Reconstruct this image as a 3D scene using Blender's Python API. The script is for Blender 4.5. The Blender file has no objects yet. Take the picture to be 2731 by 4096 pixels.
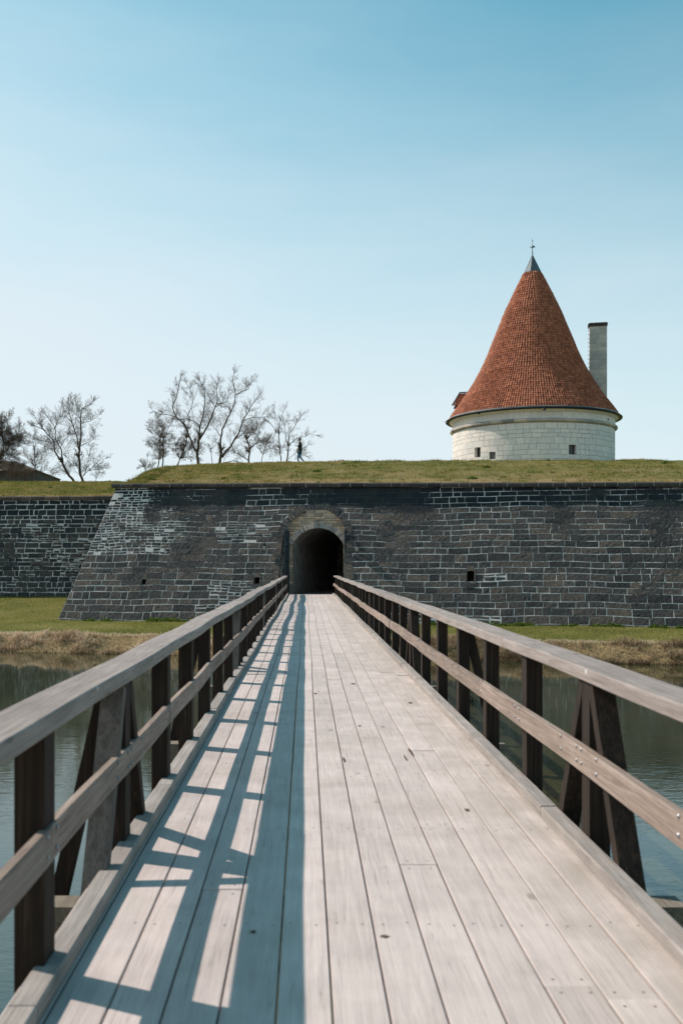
import bpy, bmesh, math, random
import numpy as np
from mathutils import Vector, Matrix

# ------------------------------------------------------------------ camera
C = bpy.context.scene.collection
EYE = 1.55
cam_d = bpy.data.cameras.new("camera")
cam = bpy.data.objects.new("camera", cam_d)
C.objects.link(cam)
cam.location = (0, 0, EYE)
cam.rotation_euler = (math.radians(90), 0, 0)
cam_d.lens = 35
cam_d.sensor_width = 36
cam_d.shift_x = 0.0350
cam_d.shift_y = 0.0521
cam_d.clip_start = 0.05
cam_d.clip_end = 3000
cam_d.dof.use_dof = True
cam_d.dof.focus_distance = 26
cam_d.dof.aperture_fstop = 3.0
bpy.context.scene.camera = cam

# ------------------------------------------------------------------ light
SUN_AZ = 64.0      # degrees left of the bridge axis
SUN_EL = 43.3
sdir = Vector((-math.sin(math.radians(SUN_AZ)) * math.cos(math.radians(SUN_EL)),
               math.cos(math.radians(SUN_AZ)) * math.cos(math.radians(SUN_EL)),
               math.sin(math.radians(SUN_EL))))
sun_d = bpy.data.lights.new("sun", 'SUN')
sun_d.energy = 4.9
sun_d.angle = math.radians(0.5)
sun_d.color = (1.0, 0.855, 0.77)
sun = bpy.data.objects.new("sun", sun_d)
C.objects.link(sun)
sun.location = (0, 0, 60)
sun.rotation_euler = (-sdir).to_track_quat('-Z', 'Y').to_euler()

w = bpy.data.worlds.new("World")
bpy.context.scene.world = w
w.use_nodes = True
wn = w.node_tree
for n in list(wn.nodes):
    wn.nodes.remove(n)
wo = wn.nodes.new('ShaderNodeOutputWorld')
wb = wn.nodes.new('ShaderNodeBackground')
sky = wn.nodes.new('ShaderNodeTexSky')
sky.sky_type = 'NISHITA'
sky.sun_disc = False
sky.sun_elevation = math.radians(SUN_EL)
sky.sun_rotation = math.radians(-SUN_AZ)
sky.altitude = 0
sky.air_density = 1.0
sky.dust_density = 0.6
sky.ozone_density = 1.0
tint = wn.nodes.new('ShaderNodeMixRGB')
tint.blend_type = 'MULTIPLY'
tint.inputs[0].default_value = 1.0
tint.inputs[2].default_value = (0.58, 1.33, 1.12, 1)
wn.links.new(sky.outputs[0], tint.inputs[1])
# thin bright veil of spring haze low in the sky, thicker towards the sun on the left
wtc = wn.nodes.new('ShaderNodeTexCoord')
wdot = wn.nodes.new('ShaderNodeVectorMath')
wdot.operation = 'DOT_PRODUCT'
wdot.inputs[1].default_value = (-0.52, 0.0, -2.15)
wn.links.new(wtc.outputs['Generated'], wdot.inputs[0])
wmp = wn.nodes.new('ShaderNodeMapping')
wmp.inputs['Scale'].default_value = (1.2, 1.2, 5.0)
wn.links.new(wtc.outputs['Generated'], wmp.inputs[0])
wns = wn.nodes.new('ShaderNodeTexNoise')
wns.inputs['Scale'].default_value = 2.2
wns.inputs['Detail'].default_value = 5
wns.inputs['Roughness'].default_value = .55
wn.links.new(wmp.outputs[0], wns.inputs['Vector'])
wma = wn.nodes.new('ShaderNodeMath')
wma.operation = 'MULTIPLY_ADD'
wma.inputs[1].default_value = 0.36
wn.links.new(wns.outputs['Fac'], wma.inputs[0])
wn.links.new(wdot.outputs['Value'], wma.inputs[2])
wadd = wn.nodes.new('ShaderNodeMath')
wadd.operation = 'ADD'
wadd.inputs[1].default_value = 1.13
wn.links.new(wma.outputs[0], wadd.inputs[0])
wmx = wn.nodes.new('ShaderNodeMapRange')
wmx.interpolation_type = 'SMOOTHSTEP'
wmx.inputs['From Min'].default_value = -.12
wmx.inputs['From Max'].default_value = 1.12
wmx.inputs['To Min'].default_value = 0
wmx.inputs['To Max'].default_value = .93
wn.links.new(wadd.outputs[0], wmx.inputs['Value'])
veil = wn.nodes.new('ShaderNodeMixRGB')
wn.links.new(wmx.outputs[0], veil.inputs[0])
wn.links.new(tint.outputs[0], veil.inputs[1])
VS = 1 / 0.13
veil.inputs[2].default_value = (.80 * VS, .865 * VS, .925 * VS, 1)
wn.links.new(veil.outputs[0], wb.inputs[0])
wn.links.new(wb.outputs[0], wo.inputs[0])
wb.inputs[1].default_value = 0.122
vs = bpy.context.scene.view_settings
vs.view_transform = 'Standard'
vs.look = 'None'
vs.exposure = 0.08
vs.gamma = 1.0
vs.use_curve_mapping = False
bpy.context.scene.cycles.use_denoising = True

# ------------------------------------------------------------------ helpers
rnd = random.Random(7)
nr = np.random.RandomState(11)
F = 3982.0
VX, VY = 1222.0, 2261.5


def ray(px, py, Z):
    """point at depth Z whose direction was read off the photograph"""
    return Vector(((px - VX) / F * Z, Z, EYE - (py - VY) / F * Z))


_perm = nr.rand(64, 64, 4)


def vnoise(x, y, s=1.0, ch=0):
    x = np.asarray(x) * s
    y = np.asarray(y) * s
    xi = np.floor(x).astype(int)
    yi = np.floor(y).astype(int)
    fx = x - xi
    fy = y - yi
    fx = fx * fx * (3 - 2 * fx)
    fy = fy * fy * (3 - 2 * fy)
    P = _perm[:, :, ch]
    a = P[xi % 64, yi % 64]
    b = P[(xi + 1) % 64, yi % 64]
    c = P[xi % 64, (yi + 1) % 64]
    d = P[(xi + 1) % 64, (yi + 1) % 64]
    return (a * (1 - fx) + b * fx) * (1 - fy) + (c * (1 - fx) + d * fx) * fy


def fnoise(x, y, s=1.0, ch=0, octs=3):
    t = 0
    amp = 1
    tot = 0
    for i in range(octs):
        t = t + amp * vnoise(np.asarray(x) + 17.3 * i, np.asarray(y) - 9.1 * i, s * 2 ** i, ch)
        tot += amp
        amp *= .5
    return t / tot


def tag(o, label=None, cat=None, group=None, kind=None):
    if label: o['label'] = label
    if cat: o['category'] = cat
    if group: o['group'] = group
    if kind: o['kind'] = kind
    return o


def empty(name, loc=(0, 0, 0), rz=0):
    o = bpy.data.objects.new(name, None)
    o.location = loc
    o.rotation_euler = (0, 0, rz)
    C.objects.link(o)
    return o


class MB:
    def __init__(s):
        s.v = []
        s.f = []
        s.m = []
        s.sm = []
        s.att = None

    def add(s, vs_, fs_, mi=0, smooth=False):
        b = len(s.v)
        s.v.extend([tuple(p) for p in vs_])
        for f in fs_:
            s.f.append([b + i for i in f])
            s.m.append(mi)
            s.sm.append(smooth)

    def box(s, x0, x1, y0, y1, z0, z1, mi=0, cham=0.0):
        if cham > 0:
            c = cham
            prof = [(x0 + c, z0), (x1 - c, z0), (x1, z0 + c), (x1, z1 - c), (x1 - c, z1), (x0 + c, z1), (x0, z1 - c), (x0, z0 + c)]
            v = [(a, y0, b) for a, b in prof] + [(a, y1, b) for a, b in prof]
            n = 8
            f = [[i, i + n, (i + 1) % n + n, (i + 1) % n] for i in range(n)] + [list(range(n)), list(range(2 * n - 1, n - 1, -1))]
            s.add(v, f, mi)
            return
        v = [(x0, y0, z0), (x1, y0, z0), (x1, y1, z0), (x0, y1, z0), (x0, y0, z1), (x1, y0, z1), (x1, y1, z1), (x0, y1, z1)]
        f = [(0, 3, 2, 1), (4, 5, 6, 7), (0, 1, 5, 4), (1, 2, 6, 5), (2, 3, 7, 6), (3, 0, 4, 7)]
        s.add(v, f, mi)

    def bar(s, a, b, w_, d_, side=(0, 0, 1), mi=0, cham=0.0, twist=0):
        """rectangular bar from a to b; w_ across 'side' x dir, d_ along side"""
        a = Vector(a)
        b = Vector(b)
        t = (b - a).normalized()
        sd = Vector(side)
        sd = (sd - t * sd.dot(t)).normalized()
        ot = t.cross(sd)
        hw, hd = w_ / 2, d_ / 2
        if cham > 0:
            c = cham
            pr = [(-hw + c, -hd), (hw - c, -hd), (hw, -hd + c), (hw, hd - c), (hw - c, hd), (-hw + c, hd), (-hw, hd - c), (-hw, -hd + c)]
        else:
            pr = [(-hw, -hd), (hw, -hd), (hw, hd), (-hw, hd)]
        n = len(pr)
        v = [a + ot * p + sd * q for p, q in pr] + [b + ot * p + sd * q for p, q in pr]
        f = [[i, (i + 1) % n, (i + 1) % n + n, i + n] for i in range(n)] + [list(range(n - 1, -1, -1)), list(range(n, 2 * n))]
        s.add(v, f, mi)

    def tube(s, pts, rad, n=6, mi=0, cap=True, smooth=True):
        pts = [Vector(p) for p in pts]
        if not hasattr(rad, '__len__'):
            rad = [rad] * len(pts)
        vs_ = []
        ref = Vector((0.13, 0.97, 0.21))
        for i, p in enumerate(pts):
            t = (pts[min(i + 1, len(pts) - 1)] - pts[max(i - 1, 0)])
            if t.length < 1e-9: t = Vector((0, 0, 1))
            t.normalize()
            a = t.cross(ref)
            if a.length < 1e-3: a = t.cross(Vector((1, 0, 0)))
            a.normalize()
            b = t.cross(a)
            for k in range(n):
                an = 2 * math.pi * k / n
                vs_.append(p + (a * math.cos(an) + b * math.sin(an)) * rad[i])
        fs = []
        for i in range(len(pts) - 1):
            for k in range(n):
                k2 = (k + 1) % n
                fs.append((i * n + k, i * n + k2, (i + 1) * n + k2, (i + 1) * n + k))
        if cap:
            fs.append(tuple(range(n - 1, -1, -1)))
            fs.append(tuple((len(pts) - 1) * n + k for k in range(n)))
        s.add(vs_, fs, mi, smooth)

    def lathe(s, prof, n=48, center=(0, 0), mi=0, smooth=True, cap=False):
        cx, cy = center
        vs_ = []
        for r, z in prof:
            for k in range(n):
                a = 2 * math.pi * k / n
                vs_.append((cx + r * math.cos(a), cy + r * math.sin(a), z))
        fs = []
        for i in range(len(prof) - 1):
            for k in range(n):
                k2 = (k + 1) % n
                fs.append((i * n + k, i * n + k2, (i + 1) * n + k2, (i + 1) * n + k))
        if cap:
            fs.append(tuple(range(n - 1, -1, -1)))
            fs.append(tuple((len(prof) - 1) * n + k for k in range(n)))
        s.add(vs_, fs, mi, smooth)

    def build(s, name, mats, parent=None):
        me = bpy.data.meshes.new(name)
        me.from_pydata(s.v, [], s.f)
        if not isinstance(mats, (list, tuple)):
            mats = [mats]
        for m in mats:
            me.materials.append(m)
        me.polygons.foreach_set('material_index', s.m)
        me.polygons.foreach_set('use_smooth', s.sm)
        if s.att:
            for k, vals in s.att.items():
                at = me.attributes.new(k, 'FLOAT', 'POINT')
                at.data.foreach_set('value', np.asarray(vals, dtype=np.float32))
        me.update()
        o = bpy.data.objects.new(name, me)
        C.objects.link(o)
        if parent: o.parent = parent
        return o


def np_mesh(name, verts, faces, mat, att=None, smooth=False, parent=None):
    """verts Nx3, faces MxK numpy"""
    me = bpy.data.meshes.new(name)
    verts = np.asarray(verts, dtype=np.float32)
    faces = np.asarray(faces, dtype=np.int32)
    M, K = faces.shape
    me.vertices.add(len(verts))
    me.vertices.foreach_set('co', verts.ravel())
    me.loops.add(M * K)
    me.loops.foreach_set('vertex_index', faces.ravel())
    me.polygons.add(M)
    me.polygons.foreach_set('loop_start', np.arange(0, M * K, K, dtype=np.int32))
    me.polygons.foreach_set('loop_total', np.full(M, K, dtype=np.int32))
    me.polygons.foreach_set('use_smooth', np.full(M, smooth, dtype=bool))
    me.materials.append(mat)
    if att:
        for k, vals in att.items():
            at = me.attributes.new(k, 'FLOAT', 'POINT')
            at.data.foreach_set('value', np.asarray(vals, dtype=np.float32))
    me.update(calc_edges=True)
    me.validate()
    o = bpy.data.objects.new(name, me)
    C.objects.link(o)
    if parent: o.parent = parent
    return o


def copy_tree(o, parent=None):
    c = o.copy()
    C.objects.link(c)
    c.parent = parent
    for ch in list(o.children):
        copy_tree(ch, c)
    return c


# ------------------------------------------------------------------ materials
class NT:
    def __init__(s, name):
        s.m = bpy.data.materials.new(name)
        s.m.use_nodes = True
        s.t = s.m.node_tree
        s.b = s.t.nodes['Principled BSDF']

    def n(s, typ, **kw):
        x = s.t.nodes.new(typ)
        for k, v_ in kw.items():
            if k.startswith('i_'):
                key = k[2:]
                key = int(key) if key.isdigit() else key
                x.inputs[key].default_value = v_
            else:
                setattr(x, k, v_)
        return x

    def l(s, a, b):
        s.t.links.new(a, b)

    def coords(s, scale=(1, 1, 1), kind='Object', island=False):
        tc = s.n('ShaderNodeTexCoord')
        mp = s.n('ShaderNodeMapping')
        mp.inputs['Scale'].default_value = scale
        s.l(tc.outputs[kind], mp.inputs['Vector'])
        if island:
            g = s.n('ShaderNodeNewGeometry')
            mu = s.n('ShaderNodeMath', operation='MULTIPLY')
            mu.inputs[1].default_value = 137.0
            s.l(g.outputs['Random Per Island'], mu.inputs[0])
            s.l(mu.outputs[0], mp.inputs['Location'])
        return mp.outputs[0]

    def noise(s, vec, scale=5, detail=4, rough=.55, dist=0):
        x = s.n('ShaderNodeTexNoise')
        x.inputs['Scale'].default_value = scale
        x.inputs['Detail'].default_value = detail
        x.inputs['Roughness'].default_value = rough
        x.inputs['Distortion'].default_value = dist
        s.l(vec, x.inputs['Vector'])
        return x.outputs['Fac']

    def ramp(s, fac, stops):
        r = s.n('ShaderNodeValToRGB')
        el = r.color_ramp.elements
        while len(el) < len(stops):
            el.new(0.5)
        for e, (p, c) in zip(el, stops):
            e.position = p
            if not hasattr(c, '__len__'): c = (c, c, c)
            e.color = (c[0], c[1], c[2], 1)
        s.l(fac, r.inputs[0])
        return r.outputs[0]

    def mix(s, fac, a, b, mode='MIX'):
        x = s.n('ShaderNodeMixRGB', blend_type=mode)
        for i, v_ in ((0, fac), (1, a), (2, b)):
            if isinstance(v_, (int, float)):
                x.inputs[i].default_value = v_
            elif isinstance(v_, tuple):
                x.inputs[i].default_value = (v_[0], v_[1], v_[2], 1)
            else:
                s.l(v_, x.inputs[i])
        return x.outputs[0]

    def bump(s, h, strength=.5, dist=.01, prev=None):
        x = s.n('ShaderNodeBump')
        x.inputs['Strength'].default_value = strength
        x.inputs['Distance'].default_value = dist
        s.l(h, x.inputs['Height'])
        if prev is not None: s.l(prev, x.inputs['Normal'])
        return x.outputs[0]

    def fin(s, col=None, rough=.8, normal=None, spec=.3, metal=0):
        if col is not None:
            if isinstance(col, tuple):
                s.b.inputs['Base Color'].default_value = (*col, 1)
            else:
                s.l(col, s.b.inputs['Base Color'])
        if isinstance(rough, (int, float)):
            s.b.inputs['Roughness'].default_value = rough
        else:
            s.l(rough, s.b.inputs['Roughness'])
        s.b.inputs['Specular IOR Level'].default_value = spec
        s.b.inputs['Metallic'].default_value = metal
        if normal is not None: s.l(normal, s.b.inputs['Normal'])
        return s.m


def wood_mat(name, c_dark, c_mid, c_light, axis='Y', knots=True, spots=False, isl_var=.35, stain=None, fine_f=.55, stain_f=1.0, edge_dirt=False):
    t = NT(name)
    st = 1.0
    sc = {'Y': (14, .55, 14), 'Z': (14, 14, .55)}[axis]
    v1 = t.coords(sc, island=True)
    g1 = t.noise(v1, 3.0, 6, .62, .8)
    sc2 = {'Y': (60, 1.6, 60), 'Z': (60, 60, 1.6)}[axis]
    v2 = t.coords(sc2, island=True)
    g2 = t.noise(v2, 3.0, 3, .6)
    v3 = t.coords((1, 1, 1), island=True)
    g3 = t.noise(v3, 2.3, 4, .6)
    col = t.ramp(g1, [(.28, c_dark), (.5, c_mid), (.74, c_light)])
    fine = t.ramp(g2, [(.3, .72), (.62, 1.08)])
    col = t.mix(fine_f, col, fine, 'MULTIPLY')
    blot = t.ramp(g3, [(.3, .78), (.65, 1.08)])
    col = t.mix(.7, col, blot, 'MULTIPLY')
    geo = t.n('ShaderNodeNewGeometry')
    isl = t.ramp(geo.outputs['Random Per Island'], [(0, 1 - isl_var), (1, 1 + isl_var * .45)])
    col = t.mix(.8, col, isl, 'MULTIPLY')
    if knots:
        vk = t.coords((1, .42, 1) if axis == 'Y' else (1, 1, .42), island=True)
        vo = t.n('ShaderNodeTexVoronoi')
        vo.inputs['Scale'].default_value = 2.6
        vo.inputs['Randomness'].default_value = 1.0
        t.l(vk, vo.inputs['Vector'])
        kn = t.ramp(vo.outputs['Distance'], [(.035, 0.45), (.075, 1.0)])
        col = t.mix(.8, col, kn, 'MULTIPLY')
    if stain is not None:
        v4 = t.coords((1, 1, 1))
        g4 = t.noise(v4, .9, 5, .65)
        fs = t.ramp(g4, [(.5, 0.0), (.72, stain_f)])
        col = t.mix(fs, col, stain)
    if spots:
        v5 = t.coords((1, 1, 1))
        vo = t.n('ShaderNodeTexVoronoi')
        vo.inputs['Scale'].default_value = 4.5
        t.l(v5, vo.inputs['Vector'])
        n5 = t.noise(v5, 60, 2)
        ad = t.n('ShaderNodeMath', operation='MULTIPLY_ADD')
        ad.inputs[1].default_value = .06
        t.l(n5, ad.inputs[0])
        t.l(vo.outputs['Distance'], ad.inputs[2])
        sp = t.ramp(ad.outputs[0], [(.075, 1), (.095, 0)])
        col = t.mix(sp, col, (.62, .62, .6))
    if edge_dirt:
        # grime gathered on the boards beside the right hand kerb
        tcx = t.n('ShaderNodeTexCoord')
        sx = t.n('ShaderNodeSeparateXYZ')
        t.l(tcx.outputs['Object'], sx.inputs[0])
        mr = t.n('ShaderNodeMapRange')
        mr.inputs['From Min'].default_value = .75
        mr.inputs['From Max'].default_value = 1.45
        t.l(sx.outputs['X'], mr.inputs['Value'])
        mm = t.n('ShaderNodeMath', operation='MULTIPLY')
        t.l(mr.outputs[0], mm.inputs[0])
        t.l(t.ramp(t.noise(t.coords((2.2, .8, 1)), 2.4, 5, .7), [(.35, .05), (.65, .55)]), mm.inputs[1])
        col = t.mix(mm.outputs[0], col, (.30, .265, .205))
    v6 = t.coords({'Y': (22, .30, 22), 'Z': (22, 22, .3)}[axis], island=True)
    g6 = t.noise(v6, 1.6, 3, .5, .6)
    ck = t.ramp(g6, [(.488, 1.0), (.5, .45), (.512, 1.0)])
    msk = t.ramp(t.noise(v3, 1.1, 3, .6), [(.45, 0), (.62, .85)])
    col = t.mix(msk, col, t.mix(1.0, col, ck, 'MULTIPLY'))
    b1 = t.bump(g1, .5, .006)
    b2 = t.bump(g2, .4, .002, b1)
    return t.fin(col, .82, b2, .25)


M = {}
M['deck'] = wood_mat('weathered_deck_wood', (.485, .42, .392), (.56, .487, .457), (.615, .545, .51), 'Y', isl_var=.14, fine_f=.2, stain=(.33, .28, .23), stain_f=.4, edge_dirt=True)
M['rail'] = wood_mat('weathered_rail_wood', (.21, .18, .162), (.305, .262, .238), (.41, .36, .33), 'Y', spots=True, isl_var=.2)
M['midrail'] = wood_mat('brown_rail_wood', (.18, .135, .11), (.30, .235, .195), (.41, .335, .29), 'Y', isl_var=.3)
M['curb'] = wood_mat('grey_curb_wood', (.22, .195, .175), (.33, .295, .27), (.42, .375, .345), 'Y', isl_var=.2)
M['post'] = wood_mat('dark_post_wood', (.012, .008, .006), (.024, .016, .011), (.062, .040, .027), 'Z', isl_var=.3)
M['sunlitpost'] = wood_mat('sunlit_brace_wood', (.07, .062, .054), (.12, .107, .095), (.175, .157, .14), 'Z', isl_var=.2)  # lighter copy of the post wood: grazing sun on near left braces, as colour
M['beam'] = wood_mat('bearer_wood', (.12, .10, .075), (.22, .19, .15), (.33, .29, .23), 'Y', isl_var=.3)


def metal_mat(name, col, rough=.5, metal=.8):
    t = NT(name)
    n_ = t.noise(t.coords(), 30, 4)
    c = t.mix(t.ramp(n_, [(.3, 0), (.7, 1)]), tuple(x * .7 for x in col), col)
    return t.fin(c, rough, t.bump(n_, .2, .003), .4, metal)


M['bolt'] = metal_mat('galvanised_steel', (.35, .36, .38), .4, .9)
M['iron'] = metal_mat('black_iron', (.025, .027, .03), .5, .5)
M['zinc'] = metal_mat('zinc_sheet', (.11, .15, .165), .6, .25)

# stone of the bastion
def stone_mat(name, lo, mid, hi, damp_shade_col, bump=1.0, sc=1.0, isl_f=.8):
    t = NT(name)
    co = t.coords((1, 1, 1))
    n1 = t.noise(co, 1.1 * sc, 5, .65)
    n2 = t.noise(co, 9 * sc, 5, .7)
    n3 = t.noise(co, 38 * sc, 4, .7)
    geo = t.n('ShaderNodeNewGeometry')
    col = t.ramp(n2, [(.25, lo), (.52, mid), (.8, hi)])
    isl = t.ramp(geo.outputs['Random Per Island'], [(0, (.42, .46, .50)), (.35, (.80, .84, .88)), (.75, (1.15, 1.08, 1.0)), (1, (1.75, 1.5, 1.3))])
    col = t.mix(isl_f, col, isl, 'MULTIPLY')
    col = t.mix(.6 * isl_f + .1, col, t.ramp(n1, [(.3, (.6, .68, .74)), (.7, (1.25, 1.15, 1.05))]), 'MULTIPLY')
    at = t.n('ShaderNodeAttribute', attribute_name='damp_shade')
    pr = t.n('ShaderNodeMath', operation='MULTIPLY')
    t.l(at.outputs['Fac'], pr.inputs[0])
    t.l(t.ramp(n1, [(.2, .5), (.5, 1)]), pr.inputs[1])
    col = t.mix(pr.outputs[0], col, damp_shade_col)
    lich = t.ramp(t.noise(co, 5.3 * sc, 6, .75), [(.66, 0), (.74, 1)])
    col = t.mix(lich, col, (hi[0] * 1.7, hi[1] * 1.65, hi[2] * 1.5))
    b = t.bump(n2, min(1, .7 * bump), .06 * max(1, bump))
    b = t.bump(n3, min(1, .8 * bump), .025 * max(1, bump), b)
    return t.fin(col, .9, b, .2)


def mortar_mat(name, dark, pale):
    t = NT(name)
    co = t.coords()
    n1 = t.noise(co, 6, 5, .7)
    at = t.n('ShaderNodeAttribute', attribute_name='pale')
    ad = t.n('ShaderNodeMath', operation='ADD')
    t.l(at.outputs['Fac'], ad.inputs[0])
    t.l(n1, ad.inputs[1])
    f = t.ramp(ad.outputs[0], [(.78, 0), (1.12 if False else 1.0, 1)])
    col = t.mix(f, dark, pale)
    return t.fin(col, .95, t.bump(t.noise(co, 25, 4), .5, .02), .15)


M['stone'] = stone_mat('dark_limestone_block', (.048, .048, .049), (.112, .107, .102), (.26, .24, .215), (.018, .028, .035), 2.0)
M['mortar'] = mortar_mat('lime_mortar', (.055, .057, .058), (.60, .57, .53))
M['coping'] = stone_mat('coping_stone', (.06, .055, .05), (.10, .09, .08), (.16, .14, .13), (.03, .032, .036))
M['warmstone'] = stone_mat('warm_limestone', (.33, .26, .19), (.48, .39, .30), (.62, .53, .43), (.2, .2, .2), .5)
M['warmmortar'] = mortar_mat('brown_mortar', (.09, .075, .055), (.12, .10, .08))
M['paleash'] = stone_mat('pale_ashlar', (.60, .56, .52), (.74, .705, .665), (.84, .81, .78), (.3, .3, .3), .25, .5, .16)
M['palejoint'] = mortar_mat('ashlar_joint', (.30, .27, .24), (.36, .33, .30))


# ground covers
def grass_mat(name, g1, g2, straw, sscale=.45):
    t = NT(name)
    co = t.coords()
    n1 = t.noise(co, sscale, 5, .65)
    n2 = t.noise(co, 6, 5, .7)
    n3 = t.noise(co, 30, 3, .7)
    col = t.ramp(n2, [(.3, g1), (.7, g2)])
    at = t.n('ShaderNodeAttribute', attribute_name='dry')
    ad = t.n('ShaderNodeMath', operation='ADD')
    t.l(at.outputs['Fac'], ad.inputs[0])
    t.l(n1, ad.inputs[1])
    f = t.ramp(ad.outputs[0], [(.50, 0), (.85, 1)])
    col = t.mix(f, col, straw)
    b = t.bump(n2, .8, .12)
    b = t.bump(n3, .8, .05, b)
    return t.fin(col, .95, b, .1)


def blade_mat(name, stops, trans=.42):
    t = NT(name)
    at = t.n('ShaderNodeAttribute', attribute_name='tone')
    col = t.ramp(at.outputs['Fac'], stops)
    t.fin(col, .85, None, .15)
    tr_ = t.n('ShaderNodeBsdfTranslucent')
    t.l(col, tr_.inputs['Color'])
    mx = t.n('ShaderNodeMixShader')
    mx.inputs[0].default_value = trans
    t.l(t.b.outputs[0], mx.inputs[1])
    t.l(tr_.outputs[0], mx.inputs[2])
    t.l(mx.outputs[0], t.t.nodes['Material Output'].inputs['Surface'])
    return t.m


M['turf'] = grass_mat('turf_ground', (.11, .115, .028), (.19, .18, .055), (.30, .22, .11))
M['blade'] = blade_mat('grass_blade', [(0, (.085, .105, .020)), (.3, (.165, .18, .040)), (.6, (.28, .235, .065)), (1, (.46, .33, .16))])
M['lawn'] = blade_mat('lawn_blade', [(0, (.12, .14, .03)), (.3, (.21, .225, .06)), (.6, (.32, .30, .09)), (1, (.50, .42, .20))])
M['reed'] = blade_mat('dry_reed', [(0, (.13, .085, .05)), (.4, (.44, .33, .21)), (.75, (.66, .53, .38)), (1, (.80, .68, .52))])
M['weed'] = blade_mat('weed_leaf', [(0, (.03, .07, .015)), (.6, (.10, .17, .03)), (1, (.42, .42, .04))])

# ------------------------------------------------------------------ fortress frame
TH = math.radians(12)
U = Vector((math.cos(TH), -math.sin(TH), 0))
N = Vector((math.sin(TH), math.cos(TH), 0))
O = Vector((0.5, 52.4, 0))
ZB = -1.49
TB = 0.46


def wall_P(u, z, off=0.0):
    """point on the battered face; off = distance proud of the face"""
    return O + U * u + N * ((z - ZB) * TB - off) + Vector((0, 0, z))


def vcoord(x, y):
    return (x - O.x) * math.sin(TH) + (y - O.y) * math.cos(TH)


def smooth01(t):
    t = np.clip(t, 0, 1)
    return t * t * (3 - 2 * t)


WZ = -2.3   # water level


def ground_z(x, y):
    x = np.asarray(x, dtype=float)
    y = np.asarray(y, dtype=float)
    v = vcoord(x, y) + (fnoise(x, y, .35, 1) - .5) * 1.0
    z = np.full_like(v, -4.0)
    z = np.where(v > -13, -4.0 + (WZ + 4.0 - .1) * smooth01((v + 13) / 2.2), z)
    z = np.where(v > -10.8, (WZ - .1) + (-1.66 - WZ + .1) * smooth01((v + 10.8) / 1.7), z)
    z = np.where(v > -9.3, -1.66 + .17 * np.clip((v + 9.3) / 9.3, 0, 1), z)
    z = np.where(v > 0, -1.49 + .95 * smooth01(v / 14), z)
    near = -4.0 + 3.8 * smooth01((4.5 - y) / 4.0)
    z = np.where(v < -20, np.maximum(z, near), z)
    z = z + np.where(z > WZ - .4, (fnoise(x, y, .8, 2) - .5) * .10, 0)
    return z


def axis_pts(segs):
    out = []
    for a, b, st in segs:
        out += list(np.arange(a, b, st))
    out.append(segs[-1][1])
    return np.array(out)


gx = axis_pts([(-900, -120, 60), (-120, -40, 8), (-40, 40, .6), (40, 120, 8), (120, 900, 60)])
gy = axis_pts([(-300, -20, 20), (-20, 30, 2), (30, 75, .45), (75, 160, 6), (160, 1500, 90)])
GX, GY = np.meshgrid(gx, gy, indexing='ij')
GZ = ground_z(GX, GY)
nx, ny = GX.shape
idx = np.arange(nx * ny).reshape(nx, ny)
fc = np.stack([idx[:-1, :-1], idx[1:, :-1], idx[1:, 1:], idx[:-1, 1:]], -1).reshape(-1, 4)
GV = vcoord(GX, GY)
dry = np.where(GV < -8.6, .5, 0) + np.where(GX > 12, .0, 0)
g = np_mesh('ground', np.stack([GX, GY, GZ], -1).reshape(-1, 3), fc, M['turf'], {'dry': dry.ravel() * 1.0 - .12}, True)
tag(g, kind='structure')

# water of the moat
t = NT('moat_water')
co = t.coords((.8, 1.7, 1))
n1 = t.noise(co, 2.6, 3, .5, .4)
n2 = t.noise(co, 9, 3, .55, .6)
cb = t.noise(t.coords((1, 1, 1)), .25, 3, .6)
spw = t.n('ShaderNodeSeparateXYZ')
tcw = t.n('ShaderNodeTexCoord')
t.l(tcw.outputs['Object'], spw.inputs[0])
mrw = t.n('ShaderNodeMapRange')
mrw.inputs['From Min'].default_value = 9
mrw.inputs['From Max'].default_value = 32
mrw.inputs['To Min'].default_value = 1
mrw.inputs['To Max'].default_value = .12
t.l(spw.outputs['Y'], mrw.inputs['Value'])
wnd = t.n('ShaderNodeMath', operation='MULTIPLY')
t.l(mrw.outputs[0], wnd.inputs[0])
t.l(t.ramp(t.noise(t.coords((.5, 1, 1)), .35, 3, .6), [(.35, .35), (.62, 1.0)]), wnd.inputs[1])
def wbump(h, st, dist, prev=None):
    x = t.n('ShaderNodeBump')
    mu = t.n('ShaderNodeMath', operation='MULTIPLY')
    mu.inputs[1].default_value = st
    t.l(wnd.outputs[0], mu.inputs[0])
    t.l(mu.outputs[0], x.inputs['Strength'])
    x.inputs['Distance'].default_value = dist
    t.l(h, x.inputs['Height'])
    if prev is not None: t.l(prev, x.inputs['Normal'])
    return x.outputs[0]
b = wbump(n1, .18, .04)
b = wbump(n2, .34, .010, b)
t.b.inputs['IOR'].default_value = 1.9
t.fin(t.mix(t.ramp(cb, [(.35, 0), (.65, 1)]), (.030, .034, .015), (.045, .045, .018)), .02, b, .5)
t.b.inputs['Specular Tint'].default_value = (.32, .84, 1.0, 1)
M['water'] = t.m
mb = MB()
wl = []
for x in (-900, 900):
    for vv in (None, -9.6):
        yy = -2 if vv is None else O.y + (vv - (x - O.x) * math.sin(TH)) / math.cos(TH)
        wl.append((x, yy, WZ))
mb.add([wl[0], wl[2], wl[3], wl[1]], [(0, 1, 2, 3)])
tag(mb.build('water', M['water']), kind='structure')


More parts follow.
